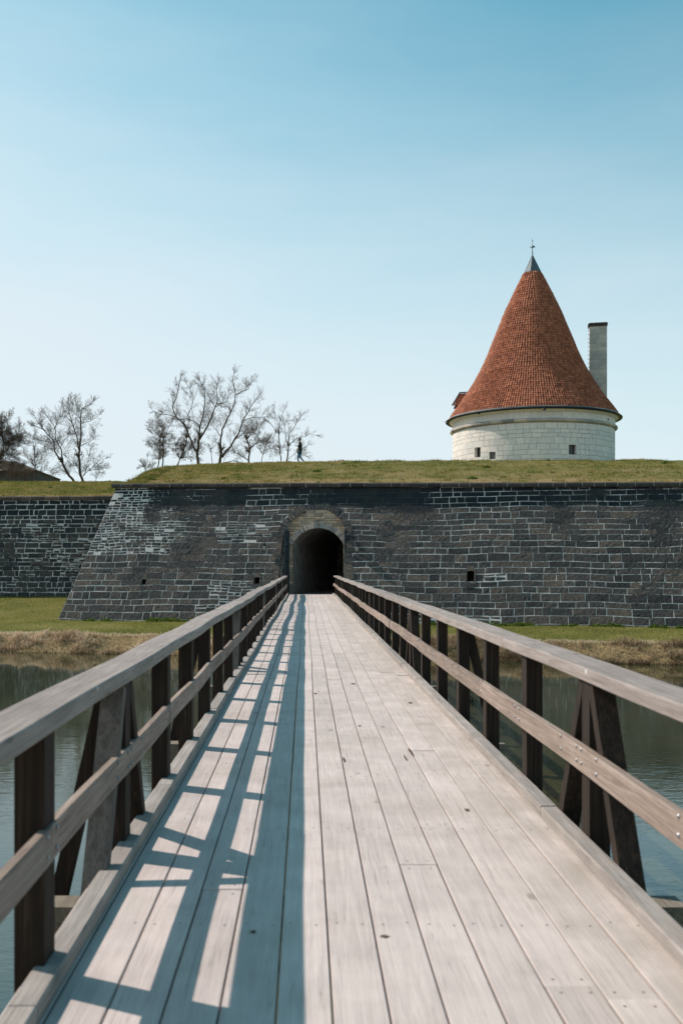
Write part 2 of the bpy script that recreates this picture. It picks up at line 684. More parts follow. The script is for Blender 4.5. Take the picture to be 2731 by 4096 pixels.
# ------------------------------------------------------------------ masonry generator
def masonry(name, P, z0, zt, uL, uR, ch, blen, mats, parent, gap=.045, holes=None, style=None, palef=None, damp_shadef=None, proud=.03, jit=.012, seed=1, fine=.22, rough=None):
    r = random.Random(seed)
    mb = MB()
    allu = []
    allz = []

    def put(vs_, fs_, mi, uz, dval=None):
        mb.add(vs_, fs_, mi)
        for (a, b_) in uz:
            allu.append(a)
            allz.append(b_)

    z = z0
    ci = 0
    mo = proud * .8
    while z < zt(0) + .5:
        h = ch * r.uniform(.76, 1.26)
        za, zb_ = z, z + h
        z = zb_
        ci += 1
        zm = (za + zb_) / 2
        u0, u1 = uL(zm), uR(zm)
        # mortar backing with holes removed
        segs = [(u0, u1)]
        if holes:
            for (ha, hb) in holes(za, zb_):
                ns = []
                for a, b_ in segs:
                    if hb <= a or ha >= b_:
                        ns.append((a, b_))
                    else:
                        if ha > a: ns.append((a, ha))
                        if hb < b_: ns.append((hb, b_))
                segs = ns
        for a, b_ in segs:
            nseg = max(1, int((b_ - a) / .3))
            us = [a + (b_ - a) * i / nseg for i in range(nseg + 1)]
            vs_ = []
            uz = []
            for uu in us:
                # keep the side edges following uL/uR
                for zz in (za, zb_):
                    u_ = uu
                    if abs(uu - u0) < 1e-6: u_ = uL(zz)
                    if abs(uu - u1) < 1e-6: u_ = uR(zz)
                    zc = min(zz, zt(u_))
                    vs_.append(P(u_, zc, mo))
                    uz.append((u_, zc))
            fs = [(2 * i, 2 * i + 2, 2 * i + 3, 2 * i + 1) for i in range(nseg)]
            put(vs_, fs, 1, uz)
            # blocks
            cu = a - r.uniform(0, blen * .6)
            while cu < b_ - .05:
                L = blen * r.uniform(.45, 1.6)
                ca, cb_ = max(cu, a), min(cu + L, b_)
                cu += L
                if b_ - cb_ < blen * .3:
                    cb_ = b_
                    cu = b_
                if cb_ - ca < .12: continue
                st = style((ca + cb_) / 2, zm) if style else None
                subs = [(ca, cb_, za, zb_)]
                gg, jj, pp = gap, jit, proud
                if st:
                    gg, jj, pp, split = st
                    if split:
                        k = max(1, int((cb_ - ca) / split))
                        zmid = za + h * r.uniform(.38, .62)
                        subs = []
                        for (q0, q1) in ((za, zmid), (zmid, zb_)):
                            cuts = sorted([ca] + [ca + (cb_ - ca) * (i + r.uniform(-.25, .25)) / k for i in range(1, k)] + [cb_])
                            subs += [(cuts[i], cuts[i + 1], q0, q1) for i in range(len(cuts) - 1)]
                for (a1, b1, q0, q1) in subs:
                    if q0 > zt((a1 + b1) / 2) - .08: continue
                    q1c = min(q1, zt((a1 + b1) / 2))
                    gh = gg / 2 * r.uniform(.6, 1.4)
                    if b1 - a1 < 2 * gh + .05 or q1c - q0 < 2 * gh + .04: continue
                    if st and r.random() < .04: continue
                    nu = max(2, min(12, int((b1 - a1) / fine)))
                    nz = 2 if fine > .2 else max(2, min(4, int((q1c - q0) / .11)))
                    off = mo + r.uniform(.12, .5) * pp
                    tl = r.uniform(-1, 1) * pp * .3
                    tz = r.uniform(-1, 1) * pp * .35
                    cj = [(r.uniform(-jj, jj), r.uniform(-jj, jj)) for _ in range(4)]
                    vs_ = []
                    uz = []
                    for j in range(nz + 1):
                        for i in range(nu + 1):
                            s_, t_ = i / nu, j / nz
                            du = sum(c[0] * wgt for c, wgt in zip(cj, ((1 - s_) * (1 - t_), s_ * (1 - t_), s_ * t_, (1 - s_) * t_)))
                            dz = sum(c[1] * wgt for c, wgt in zip(cj, ((1 - s_) * (1 - t_), s_ * (1 - t_), s_ * t_, (1 - s_) * t_)))
                            zz = q0 + gh + (q1c - q0 - 2 * gh) * t_ + dz
                            uu = a1 + gh + (b1 - a1 - 2 * gh) * s_ + du
                            if abs(a1 - u0) < 1e-6: uu += (uL(zz) - u0) * (1 - s_)
                            if abs(b1 - u1) < 1e-6: uu += (uR(zz) - u1) * s_
                            edge = (i in (0, nu)) or (j in (0, nz))
                            o_ = off + tl * (s_ - .5) + tz * (t_ - .5) + r.uniform(-1, 1) * (rough if rough else .2 * pp)
                            o_ = max(mo + .002, o_ - (pp * .15 if edge else 0))
                            vs_.append(P(uu, zz, o_))
                            uz.append((uu, zz))
                    W_ = nu + 1
                    fs = [(j * W_ + i, j * W_ + i + 1, (j + 1) * W_ + i + 1, (j + 1) * W_ + i) for j in range(nz) for i in range(nu)]
                    # sides
                    ring = [i for i in range(W_)] + [j * W_ + nu for j in range(1, nz + 1)] + [nz * W_ + i for i in range(nu - 1, -1, -1)] + [j * W_ for j in range(nz - 1, 0, -1)]
                    base = len(vs_)
                    for k_ in ring:
                        uu, zz = uz[k_]
                        vs_.append(P(uu, zz, -.02))
                    uz2 = uz + [uz[k_] for k_ in ring]
                    nr_ = len(ring)
                    fs += [(ring[(i + 1) % nr_], ring[i], base + i, base + (i + 1) % nr_) for i in range(nr_)]
                    put(vs_, fs, 0, uz2)
    au, az_ = np.array(allu), np.array(allz)
    mb.att = {'pale': np.zeros(len(au)) + (palef(au, az_) if palef else .2), 'damp_shade': np.zeros(len(au)) + (damp_shadef(au, az_) if damp_shadef else 0.0)}
    return mb.build(name, mats, parent)


# ------------------------------------------------------------------ the bastion
bast = empty('bastion_wall', (0.5, 52.4, ZB))
tag(bast, 'battered dark grey stone bastion wall with an arched gateway where the footbridge ends', 'fortress wall')
bast_inv = Matrix.Translation((-0.5, -52.4, -ZB))


def P_local(u, z, off=0):
    return wall_P(u, z, off) - Vector((0.5, 52.4, ZB))


def P_wavy(u, z, off=0):
    k = min(1.0, max(0.0, (5.7 - z) / 1.0))
    zz = z + k * (.035 * math.sin(u * .62 + 1.4 * math.sin(z * .5)) + .018 * math.sin(u * 1.9 + z * 1.3))
    return wall_P(u, zz, off + .008 * math.sin(u * 1.31 + z * 1.7) + .006 * math.sin(u * 3.1 - z * 2.2)) - Vector((0.5, 52.4, ZB))


def uLf(z):
    return -14.58 + (z - ZB) * .262


ZT0 = 6.17


def ztop(u):
    return 5.91 - .0153 * u


AR_U, AR_HW, AR_SP, AR_R = -0.45, 1.79, 2.88, 1.79     # arch centre, half width, springing, radius
RING = .37


def arch_holes(za, zb_):
    out = []
    zm = (za + zb_) / 2
    if zb_ > -.1 and za < AR_SP:
        out.append((AR_U - AR_HW - .02, AR_U + AR_HW + .02))
    elif za < AR_SP + AR_R + RING * .75:
        dz = zm - AR_SP
        R_ = AR_R + RING * .55
        if abs(dz) < R_:
            hw = math.sqrt(R_ * R_ - dz * dz)
            out.append((AR_U - hw, AR_U + hw))
    for (lu, l0, l1, lw) in LOOPS:
        if za < l1 - .12 and zb_ > l0 + .12:
            out.append((lu - lw / 2, lu + lw / 2))
    return out


# small square loopholes: u, z0, z1, width
LOOPS = [(8.02, .62, 1.26, .36), (-3.42, .55, .90, .30), (-9.9, .42, .78, .24)]


def sbox(u, z, a, b_, c_, d_, w_=.9):
    u = u + 1.3 * (fnoise(u, z, .5, 1) - .5) * 2
    z = z + .9 * (fnoise(u, z, .6, 3) - .5) * 2
    f = lambda t: smooth01(t / w_ + .5)
    return f(u - a) * f(b_ - u) * f(z - c_) * f(d_ - z)


def palef(u, z):
    p = -.01 + .78 * fnoise(u, z, .55, 0) + .34 * (fnoise(u, z, 1.7, 1) - .5)
    p = p + .40 * sbox(u, z, 5.6, 11.5, 4.0, 6.5)
    p = p + .12 * sbox(u, z, 5, 40, -3, 4)
    p = p + .42 * sbox(u, z, -15, -9.9, 3.6, 7) + .34 * sbox(u, z, -15, -9.6, 1.8, 4.0)
    p = p + .25 * sbox(u, z, -15, -4, -3, .6)
    p = p + .35 * sbox(u, z, -4.4, -2.4, 4.3, 6.5)
    p = p + .6 * sbox(u, z, 5, 9.5, -3, -.9, .4)
    p = p - .30 * sbox(u, z, -2.2, 5.0, 4.6, 7)
    p = p + .14 * sbox(u, z, -4, 5, -1, 4.2)
    p = p - .18 * sbox(u, z, -9, -5, 4.0, 7)
    return p


def damp_shadef(u, z):  # dark stain under the coping, with the coping's shade put into the block colour
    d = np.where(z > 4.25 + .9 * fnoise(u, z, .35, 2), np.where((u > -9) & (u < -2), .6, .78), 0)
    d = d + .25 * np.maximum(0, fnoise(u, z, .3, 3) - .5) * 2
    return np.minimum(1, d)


def style(u, z):
    n_ = float(fnoise(u, z, .6, 1))
    if -13.6 < u < -8.4 and 2.0 < z < 6.1 and n_ > .33:
        return (.05, .022, .035, .30)
    if -10 < u < -3 and 3.0 < z < 4.6:
        return (.035, .02, .04, .42) if n_ > .5 else None
    if 5 < u < 9.5 and z < -.9:
        return (.075, .03, .03, .45)
    if -6.5 < u < -3.5 and z < .6:
        return (.05, .025, .04, .4) if n_ > .6 else None
    if 9 < u < 11 and .6 < z < 1.2 and n_ > .4:
        return (.06, .03, .05, .4)
    return None


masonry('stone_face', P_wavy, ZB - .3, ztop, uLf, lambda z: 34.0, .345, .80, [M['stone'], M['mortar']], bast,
        gap=.031, holes=arch_holes, style=style, palef=palef, damp_shadef=damp_shadef, proud=.024, seed=5, fine=.12, rough=.0095)

# flank of the bastion that runs back from the corner
cT = wall_P(uLf(ztop(-13)), ztop(-13))
FL_DIR = Vector((-.02, 1, 0)).normalized()
FL_N = Vector((-1, -.02, 0)).normalized()
cB = wall_P(uLf(ZB), ZB)


def P_flank(s, z, off=0):
    f_ = (z - ZB) / (ztop(-13) - ZB)
    base = cB.lerp(cT, f_)
    return base + FL_DIR * s + FL_N * off - Vector((0.5, 52.4, ZB))


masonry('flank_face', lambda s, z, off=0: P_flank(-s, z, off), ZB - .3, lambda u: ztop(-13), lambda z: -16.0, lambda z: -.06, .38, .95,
        [M['stone'], M['mortar']], bast, gap=.04, palef=lambda u, z: .3, damp_shadef=lambda u, z: .3, proud=.04, seed=8)

# coping
def coping_run(name, pts, parent, org, w_=.62, h_=.26, over=.26, seed=3, seglen=.75, outn=None, mat=None, pale_joint=True):
    """pts: two top-edge points; stones laid between them"""
    r = random.Random(seed)
    a, b_ = pts
    d = (b_ - a)
    L = d.length
    d.normalize()
    s_ = 0
    mb = MB()
    outn = outn.normalized()
    up = d.cross(outn)
    if up.z < 0: up = -up
    dm = []
    while s_ < L:
        l_ = seglen * r.uniform(.6, 1.3)
        e = min(L, s_ + l_)
        jo = r.uniform(-.012, .012)
        jz = r.uniform(-.008, .008)
        g_ = .012
        prof = [(-w_ + over, 0.0), (over - .03, 0.0), (over, .05), (over, h_ - .07), (over - .09, h_), (-w_ + over, h_)]
        vs_ = []
        for ss in (s_ + g_, e - g_):
            for (po, pz) in prof:
                vs_.append(a + d * ss + outn * (po + jo) + Vector((0, 0, pz + jz)) - org)
        n = len(prof)
        fs = [[i, i + n, (i + 1) % n + n, (i + 1) % n] for i in range(n)] + [list(range(n)), list(range(2 * n - 1, n - 1, -1))]
        mb.add(vs_, fs, 0)
        # joint
        vs2 = []
        for ss in (e - g_ - .003, e + g_ + .003):
            for (po, pz) in prof:
                vs2.append(a + d * ss + outn * (po + jo - .012) + Vector((0, 0, pz + jz - .012 if pz > .1 else pz + .012)) - org)
        if r.random() < .8:
            mb.add(vs2, fs, 1)
        s_ = e
    mb.att = {'pale': [.5 if i % 3 else .6 for i in range(len(mb.v))], 'damp_shade': [.35] * len(mb.v)}
    ob = mb.build(name, [mat or M['coping'], M['mortar']], parent)
    bm = bmesh.new()
    bm.from_mesh(ob.data)
    bmesh.ops.recalc_face_normals(bm, faces=bm.faces)
    bm.to_mesh(ob.data)
    bm.free()
    return ob


org = Vector((0.5, 52.4, ZB))
ctl = wall_P(uLf(ztop(-13)) - .25, ztop(-13))
ctr = wall_P(34, ztop(34))
coping_run('coping', (ctl, ctr), bast, org, outn=-N, h_=.25, over=.20)
fl_end = P_flank(16, ztop(-13)) + org
coping_run('coping', (cT + Vector((0, .2, 0)), fl_end), bast, org, outn=FL_N, seed=4, h_=.25, over=.20)

# arch ring of voussoirs
def ring_mesh(P, cu, cz, R0, R1, a0, a1, n, off, depth, r, gap=.02, u_shift=0):
    mb = MB()
    for i in range(n):
        b0 = a0 + (a1 - a0) * i / n
        b1 = a0 + (a1 - a0) * (i + 1) / n
        ga = gap / R0 / 2
        b0 += ga
        b1 -= ga
        ro = R1 * r.uniform(.97, 1.03)
        o_ = off + r.uniform(-.012, .015)
        vs_ = []
        uz = [(cu + R0 * math.cos(b0), cz + R0 * math.sin(b0)), (cu + R0 * math.cos(b1), cz + R0 * math.sin(b1)),
              (cu + ro * math.cos(b1), cz + ro * math.sin(b1)), (cu + ro * math.cos(b0), cz + ro * math.sin(b0))]
        for (a, b_) in uz: vs_.append(P(a, b_, o_))
        for (a, b_) in uz: vs_.append(P(a, b_, o_ - depth))
        mb.add(vs_, [(0, 1, 2, 3), (7, 6, 5, 4), (0, 4, 5, 1), (1, 5, 6, 2), (2, 6, 7, 3), (3, 7, 4, 0)], 0)
    return mb


def fixn(ob):
    bm = bmesh.new()
    bm.from_mesh(ob.data)
    bmesh.ops.recalc_face_normals(bm, faces=bm.faces)
    bm.to_mesh(ob.data)
    bm.free()
    return ob


rr = random.Random(21)
aa = math.asin(0.0)
mb = ring_mesh(P_local, AR_U, AR_SP, AR_R, AR_R + RING, 0.0, math.pi, 31, .05, .35, rr, .03)
mb.att = {'damp_shade': [.35] * len(mb.v), 'pale': [.5] * len(mb.v)}
fixn(mb.build('arch_ring', [M['stone'], M['mortar']], bast))
# mortar bed behind the ring
mb = MB()
K = 40
for i in range(K):
    a0_, a1_ = math.pi * i / K, math.pi * (i + 1) / K
    R0, R1 = AR_R + .01, AR_R + RING + .05
    mb.add([P_local(AR_U + R * math.cos(a), AR_SP + R * math.sin(a), .022) for R, a in ((R0, a0_), (R0, a1_), (R1, a1_), (R1, a0_))], [(0, 3, 2, 1)])
mb.att = {'pale': [.42] * len(mb.v), 'damp_shade': [0] * len(mb.v)}
mb.build('ring_mortar', [M['mortar']], bast)
# jamb stones
for sgn in (-1, 1):
    mb = MB()
    z = -.1
    while z < AR_SP - .02:
        h = min(.42 * rr.uniform(.8, 1.2), AR_SP - z)
        wd = rr.choice((.3, .5)) * rr.uniform(.8, 1.1)
        o_ = rr.uniform(.03, .055)
        u0, u1 = AR_U + sgn * AR_HW, AR_U + sgn * (AR_HW + wd)
        vs_ = [P_local(u0, z + .015, o_), P_local(u1, z + .015, o_), P_local(u1, z + h - .015, o_), P_local(u0, z + h - .015, o_)]
        # runs back into the reveal
        bk = N * .0
        for (uu, zz) in ((u0, z + .015), (u1, z + .015), (u1, z + h - .015), (u0, z + h - .015)):
            vs_.append(P_local(uu, zz, -.4))
        mb.add(vs_, [(0, 1, 2, 3), (7, 6, 5, 4), (0, 4, 5, 1), (1, 5, 6, 2), (2, 6, 7, 3), (3, 7, 4, 0)], 0)
        z += h
    mb.att = {'damp_shade': [.0] * len(mb.v), 'pale': [.4] * len(mb.v)}
    fixn(mb.build('jamb', [M['stone']], bast))

VREC = 2.78     # plane of the inner arch, measured along N from the base line


def P_in(u, z, off=0):
    return O + U * u + N * (VREC - off) + Vector((0, 0, z)) - org


# reveal: soffit + side faces between the face and the recess plane
mb = MB()
prof = [(AR_U - AR_HW, -.12)] + [(AR_U - AR_HW, AR_SP * k / 6) for k in range(1, 6)]
prof += [(AR_U + AR_R * math.cos(a), AR_SP + AR_R * math.sin(a)) for a in [math.pi - math.pi * k / 24 for k in range(25)]]
prof += [(AR_U + AR_HW, AR_SP * k / 6) for k in range(5, 0, -1)] + [(AR_U + AR_HW, -.12)]
vs_ = []
for (a, b_) in prof:
    pf = P_local(a, b_, -.02)
    pi_ = P_in(a, b_, 0)
    for k in range(5):
        vs_.append(pf.lerp(pi_, k / 4))
fs = []
for i in range(len(prof) - 1):
    for k in range(4):
        fs.append((i * 5 + k, (i + 1) * 5 + k, (i + 1) * 5 + k + 1, i * 5 + k + 1))
mb.add(vs_, fs, 0, False)
mb.att = {'damp_shade': [0] * len(mb.v), 'pale': [.4] * len(mb.v)}
t = NT('reveal_masonry')
bk = t.n('ShaderNodeTexBrick')
bk.inputs['Scale'].default_value = 1.0
bk.inputs['Brick Width'].default_value = .62
bk.inputs['Row Height'].default_value = .34
bk.inputs['Mortar Size'].default_value = .012
bk.inputs['Color1'].default_value = (.52, .47, .42, 1)
bk.inputs['Color2'].default_value = (.40, .36, .32, 1)
bk.inputs['Mortar'].default_value = (.09, .08, .07, 1)
cx_ = t.n('ShaderNodeTexCoord')
sp = t.n('ShaderNodeSeparateXYZ')
cb_ = t.n('ShaderNodeCombineXYZ')
t.l(cx_.outputs['Object'], sp.inputs[0])
t.l(sp.outputs['Y'], cb_.inputs['X'])
t.l(sp.outputs['Z'], cb_.inputs['Y'])
t.l(cb_.outputs[0], bk.inputs['Vector'])
nn = t.noise(t.coords(), 7, 5, .7)
col = t.mix(.6, bk.outputs['Color'], t.ramp(nn, [(.3, .6), (.7, 1.3)]), 'MULTIPLY')
M['reveal'] = t.fin(col, .9, t.bump(nn, .6, .04), .2)
mb.build('reveal', [M['reveal']], bast)

# inner arch + tympanum
IU, IHW, ISP = -.40, 1.42, 2.72
IRISE = .90
IR = (IHW ** 2 + IRISE ** 2) / (2 * IRISE)
IC = ISP + IRISE - IR
ia0 = math.asin((ISP - IC) / IR)


def inner_top(u):
    d = abs(u - IU)
    if d >= IHW: return None
    return IC + math.sqrt(IR * IR - d * d)


mb = ring_mesh(lambda a, b_, o_=0: P_in(a, b_, o_), IU, IC, IR, IR + .30, ia0, math.pi - ia0, 34, .03, .4, rr, .018)
mb.att = {'damp_shade': [0] * len(mb.v), 'pale': [.3] * len(mb.v)}
M['ringstone'] = stone_mat('grey_limestone', (.34, .31, .28), (.46, .43, .40), (.58, .55, .51), (.2, .2, .2), .5)
fixn(mb.build('inner_arch_ring', [M['ringstone']], bast))


def tymp_holes(za, zb_):
    zm = (za + zb_) / 2
    out = []
    if zm < ISP + .13:
        out.append((IU - IHW, IU + IHW))
    elif zm < IC + IR + .22:
        hw = math.sqrt(max(0, (IR + .22) ** 2 - (zm - IC) ** 2))
        out.append((IU - hw, IU + hw))
    return out


def tl_(z):
    dz = z - AR_SP
    if dz <= 0: return AR_U - AR_HW - .02
    return AR_U - math.sqrt(max(.0004, AR_R ** 2 - min(dz, AR_R) ** 2)) - .02


masonry('tympanum', P_in, -.1, lambda u: AR_SP + AR_R, tl_, lambda z: 2 * AR_U - tl_(z), .15, .42, [M['warmstone'], M['warmmortar']], bast,
        gap=.02, holes=tymp_holes, proud=.02, jit=.01, palef=lambda u, z: 0, seed=12)

# passage behind (vault, floor, end wall)
mb = MB()
prof = [(IU - IHW, -.12), (IU - IHW, ISP)] + [(IU + IR * math.cos(a), IC + IR * math.sin(a)) for a in [math.pi - ia0 - (math.pi - 2 * ia0) * k / 20 for k in range(1, 20)]] + [(IU + IHW, ISP), (IU + IHW, -.12)]
n = len(prof)
DEP = 14
vs_ = []
for k in range(2):
    for (a, b_) in prof:
        vs_.append(P_in(a, b_, -DEP * k))
fs = [(i, i + 1, i + 1 + n, i + n) for i in range(n - 1)]
mb.add(vs_, fs, 0)
mb.add([P_in(a, b_, -DEP) for (a, b_) in prof], [tuple(range(n))], 0)
t = NT('passage_plaster')
n1 = t.noise(t.coords(), 1.6, 6, .7)
n2 = t.noise(t.coords(), 12, 5, .7)
M['passage'] = t.fin(t.mix(.5, t.ramp(n1, [(.3, (.20, .18, .165)), (.7, (.44, .40, .37))]), t.ramp(n2, [(.3, .6), (.7, 1.3)]), 'MULTIPLY'), .95, t.bump(n2, .5, .04), .1)
mb.build('passage_vault', [M['passage']], bast)
mb = MB()
a_ = AR_U - AR_HW - .05
b__ = AR_U + AR_HW + .05
p0 = P_local(a_, -.06, -.05); p1 = P_local(b__, -.06, -.05)
mb.add([p0, p1, P_in(b__, -.06, -DEP), P_in(a_, -.06, -DEP)], [(0, 1, 2, 3)])
mb.build('passage_floor', [M['passage']], bast)

# gate leaves folded back against the reveal
M['gate'] = metal_mat('weathered_gate_iron', (.035, .055, .065), .6, .2)


def gate_leaf(sgn):
    mb = MB()
    uu = AR_U + sgn * (AR_HW - (.20 if sgn < 0 else .05))
    v0 = 1.72
    v1 = VREC - .05

    def Q(v, z, o_=0): return O + U * (uu - sgn * o_) + N * v + Vector((0, 0, z)) - org
    zt_ = 3.55
    def top(v): return zt_ - .5 * ((v - v0) / (v1 - v0)) ** 2 * 0
    for k in range(9):
        v = v0 + (v1 - v0) * k / 8
        mb.bar(Q(v, .02), Q(v, zt_ - .03 * abs(k - 4)), .045 if k in (0, 8) else .03, .045 if k in (0, 8) else .03, side=(0, 1, 0))
    for z_ in (.08, .9, 1.75, 2.6, 3.4):
        mb.bar(Q(v0, z_, .012), Q(v1, z_, .012), .06, .035, side=(0, 0, 1))
    for k in range(4):
        mb.bar(Q(v0, .1 + k * .83, .02), Q(v1, .9 + k * .83, .02), .025, .02, side=(0, 0, 1))
    o_ = mb.build('gate_leaf', [M['gate']], bast)
    mb = MB()
    for z_ in (.35, 1.3, 2.2, 3.0):
        for v_ in (v0 + .35, v0 + .95):
            mb.bar(Q(v_, z_ - .16, -.03), Q(v_, z_ + .2, -.03), .3, .012, side=tuple(U))
    mb.build('panel', [M['gate']], o_)


gate_leaf(-1)
gate_leaf(1)

# loopholes
for (lu, l0, l1, lw) in LOOPS:
    mb = MB()
    # 4 sides + back, open to the front
    A = [(lu - lw / 2, l0), (lu + lw / 2, l0), (lu + lw / 2, l1), (lu - lw / 2, l1)]
    fr = [P_local(a, b_, .035) for a, b_ in A]
    bk_ = [P_local(a, b_, .035) + N * 1.1 for a, b_ in A]
    mb.add(fr + bk_, [(0, 4, 5, 1), (1, 5, 6, 2), (2, 6, 7, 3), (3, 7, 4, 0), (4, 7, 6, 5)])
    # frame stones round it so no joint shows
    g_ = .08
    for (a, b_, c_, d_) in ((lu - lw / 2 - g_, lu - lw / 2, l0 - g_, l1 + g_), (lu + lw / 2, lu + lw / 2 + g_, l0 - g_, l1 + g_), (lu - lw / 2, lu + lw / 2, l1, l1 + .25), (lu - lw / 2, lu + lw / 2, l0 - .25, l0)):
        q = [P_local(a, c_, .04), P_local(b_, c_, .04), P_local(b_, d_, .04), P_local(a, d_, .04)]
        q2 = [p + N * .12 for p in q]
        mb.add(q + q2, [(0, 1, 2, 3), (0, 4, 5, 1), (1, 5, 6, 2), (2, 6, 7, 3), (3, 7, 4, 0)])
    mb.att = {'damp_shade': [.1] * len(mb.v), 'pale': [.2] * len(mb.v)}
    mb.build('loophole', [M['stone']], bast)

# ------------------------------------------------------------------ curtain wall further left
TH2 = math.radians(6)
U2 = Vector((math.cos(TH2), -math.sin(TH2), 0))
N2 = Vector((math.sin(TH2), math.cos(TH2), 0))
O2 = Vector((-13.4, 68.0, 0))
Z2 = -.75
cw = empty('curtain_wall', (O2.x, O2.y, Z2))
tag(cw, 'lower dark rubble stone wall set back at the left, behind the bastion corner', 'fortress wall')
org2 = Vector((O2.x, O2.y, Z2))


def P2(u, z, off=0):
    return O2 + U2 * u + N2 * ((z - Z2) * .22 - off) + Vector((0, 0, z)) - org2


ZT2 = 6.12
masonry('stone_face', P2, Z2 - .5, lambda u: ZT2, lambda z: -45.0, lambda z: 2.5, .33, .62, [M['stone'], M['mortar']], cw, gap=.05,
        palef=lambda u, z: .20 + .5 * fnoise(u, z, .8, 0) + .12 * (z > 4), damp_shadef=lambda u, z: np.where(z > 5.0, .7, .15 * fnoise(u, z, .3, 1)),
        proud=.05, jit=.03, style=lambda u, z: (.06, .04, .10, .4) if float(fnoise(u, z, .7, 2)) > .5 and z < 4.6 else None, seed=31, fine=.16, rough=.013)
M['coping2'] = stone_mat('reddish_coping', (.10, .075, .06), (.17, .13, .105), (.24, .20, .17), (.05, .05, .05))
coping_run('coping', (P2(-45, ZT2) + org2, P2(2.2, ZT2) + org2), cw, org2, outn=-N2, seed=9, h_=.30, over=.12, seglen=.9, mat=M['coping2'])

# ------------------------------------------------------------------ grassed ramparts
def loft(name, rows, mat, dryf, amp=.12, rough_s=.6):
    """rows: list of polylines (same length) of Vector"""
    nR, nC = len(rows), len(rows[0])
    V = np.array([[list(p) for p in r_] for r_ in rows])
    nz_ = (fnoise(V[..., 0], V[..., 1], rough_s, 2, 4) - .5) * amp * 2
    wgt = np.ones((nR, nC))
    wgt[:, 0] = 0.1
    V[..., 2] += nz_ * wgt
    ii = np.arange(nR * nC).reshape(nR, nC)
    f_ = np.stack([ii[:-1, :-1], ii[1:, :-1], ii[1:, 1:], ii[:-1, 1:]], -1).reshape(-1, 4)
    dr = np.array([[dryf(j / (nC - 1)) for j in range(nC)] for i in range(nR)])
    o = np_mesh(name, V.reshape(-1, 3), f_, mat, {'dry': dr.ravel()}, True)
    tag(o, kind='structure')
    return o, V


def lerp_pl(pts, t):
    """polyline point at index-param t in [0,1] by arc length"""
    d = [0]
    for a, b_ in zip(pts[:-1], pts[1:]): d.append(d[-1] + (b_ - a).length)
    s_ = t * d[-1]
    for i in range(len(pts) - 1):
        if s_ <= d[i + 1] or i == len(pts) - 2:
            return pts[i].lerp(pts[i + 1], (s_ - d[i]) / max(1e-6, d[i + 1] - d[i]))


# keyed sections: (edge point at coping, crest point, back point)
def crest(u_img, v=17.2):
    """crest point in direction u_img (tan of bearing) at wall depth v"""
    Y = (v + .5 * math.sin(TH) + 52.4 * math.cos(TH)) / (u_img * math.sin(TH) + math.cos(TH))
    return u_img * Y, Y


secs = []
for ui in (.95, .6, .38, .25, .1, 0.0, -.06, -.11):
    X, Y = crest(ui)
    dy = {0.95: 416, .6: 416, .38: 418, .25: 416, .1: 414, 0.0: 412, -.06: 406, -.11: 400}[ui]
    K_ = Vector((X, Y, EYE + dy / F * Y))
    uu = (X - O.x) * math.cos(TH) - (Y - O.y) * math.sin(TH)
    E_ = wall_P(uu, ztop(uu), -.38) + Vector((0, 0, .19))
    B_ = K_ + N * 30
    secs.append((E_, K_, B_))
# rounded end at the left shoulder
uu = -11.2
E_ = wall_P(uu, ztop(uu), -.38) + Vector((0, 0, .19)); secs.append((E_, Vector((-9.0, 66.3, EYE + 391 / F * 66.3)), Vector((-9, 100, 8.6))))
E_ = cT + Vector((.5, .45, .19)); secs.append((E_, Vector((-9.45, 67.0, EYE + 386 / F * 67.0)), Vector((-9.6, 100, 8.6))))
E_ = cT + Vector((.42, 2.5, .19)); secs.append((E_, Vector((-9.7, 68.0, EYE + 380 / F * 68)), Vector((-9.8, 100, 8.6))))
E_ = cT + Vector((.40, 7, .19)); secs.append((E_, Vector((-9.6, 70.5, 8.25)), Vector((-9.9, 100, 8.6))))
E_ = cT + Vector((.38, 12, .19)); secs.append((E_, Vector((-9.6, 75, 8.3)), Vector((-9.9, 101, 8.5))))
nrow = 190
El = [s_[0] for s_ in secs]; Kl = [s_[1] for s_ in secs]; Bl = [s_[2] for s_ in secs]
rows = []
for i in range(nrow):
    # param by section index
    t_ = i / (nrow - 1) * (len(secs) - 1)
    # more rows per long section
    k = min(int(t_), len(secs) - 2)
    f_ = t_ - k
    e, c_, b_ = El[k].lerp(El[k + 1], f_), Kl[k].lerp(Kl[k + 1], f_), Bl[k].lerp(Bl[k + 1], f_)
    row = []
    NS = 26
    for j in range(NS + 1):
        s_ = j / NS
        p = e.lerp(c_, s_)
        # profile: starts steeper then rounds off
        hz = e.z + (c_.z - e.z) * (1 - (1 - s_) ** 1.35)
        p.z = hz
        row.append(p)
    for j in range(1, 9):
        s_ = j / 8
        p = c_.lerp(b_, s_)
        p.z = c_.z - .25 * math.sin(s_ * math.pi * .5) + (b_.z - c_.z) * max(0, s_ - .3) * 0
        row.append(p)
    # outer back slope down
    p = b_ + Vector((0, 12, 0)); p.z = -.5
    row.append(p)
    rows.append(row)
o_, RV = loft('rampart', rows, M['turf'], lambda s_: .30 if s_ < .10 else (.10 if s_ < .3 else .02), .11, .7)

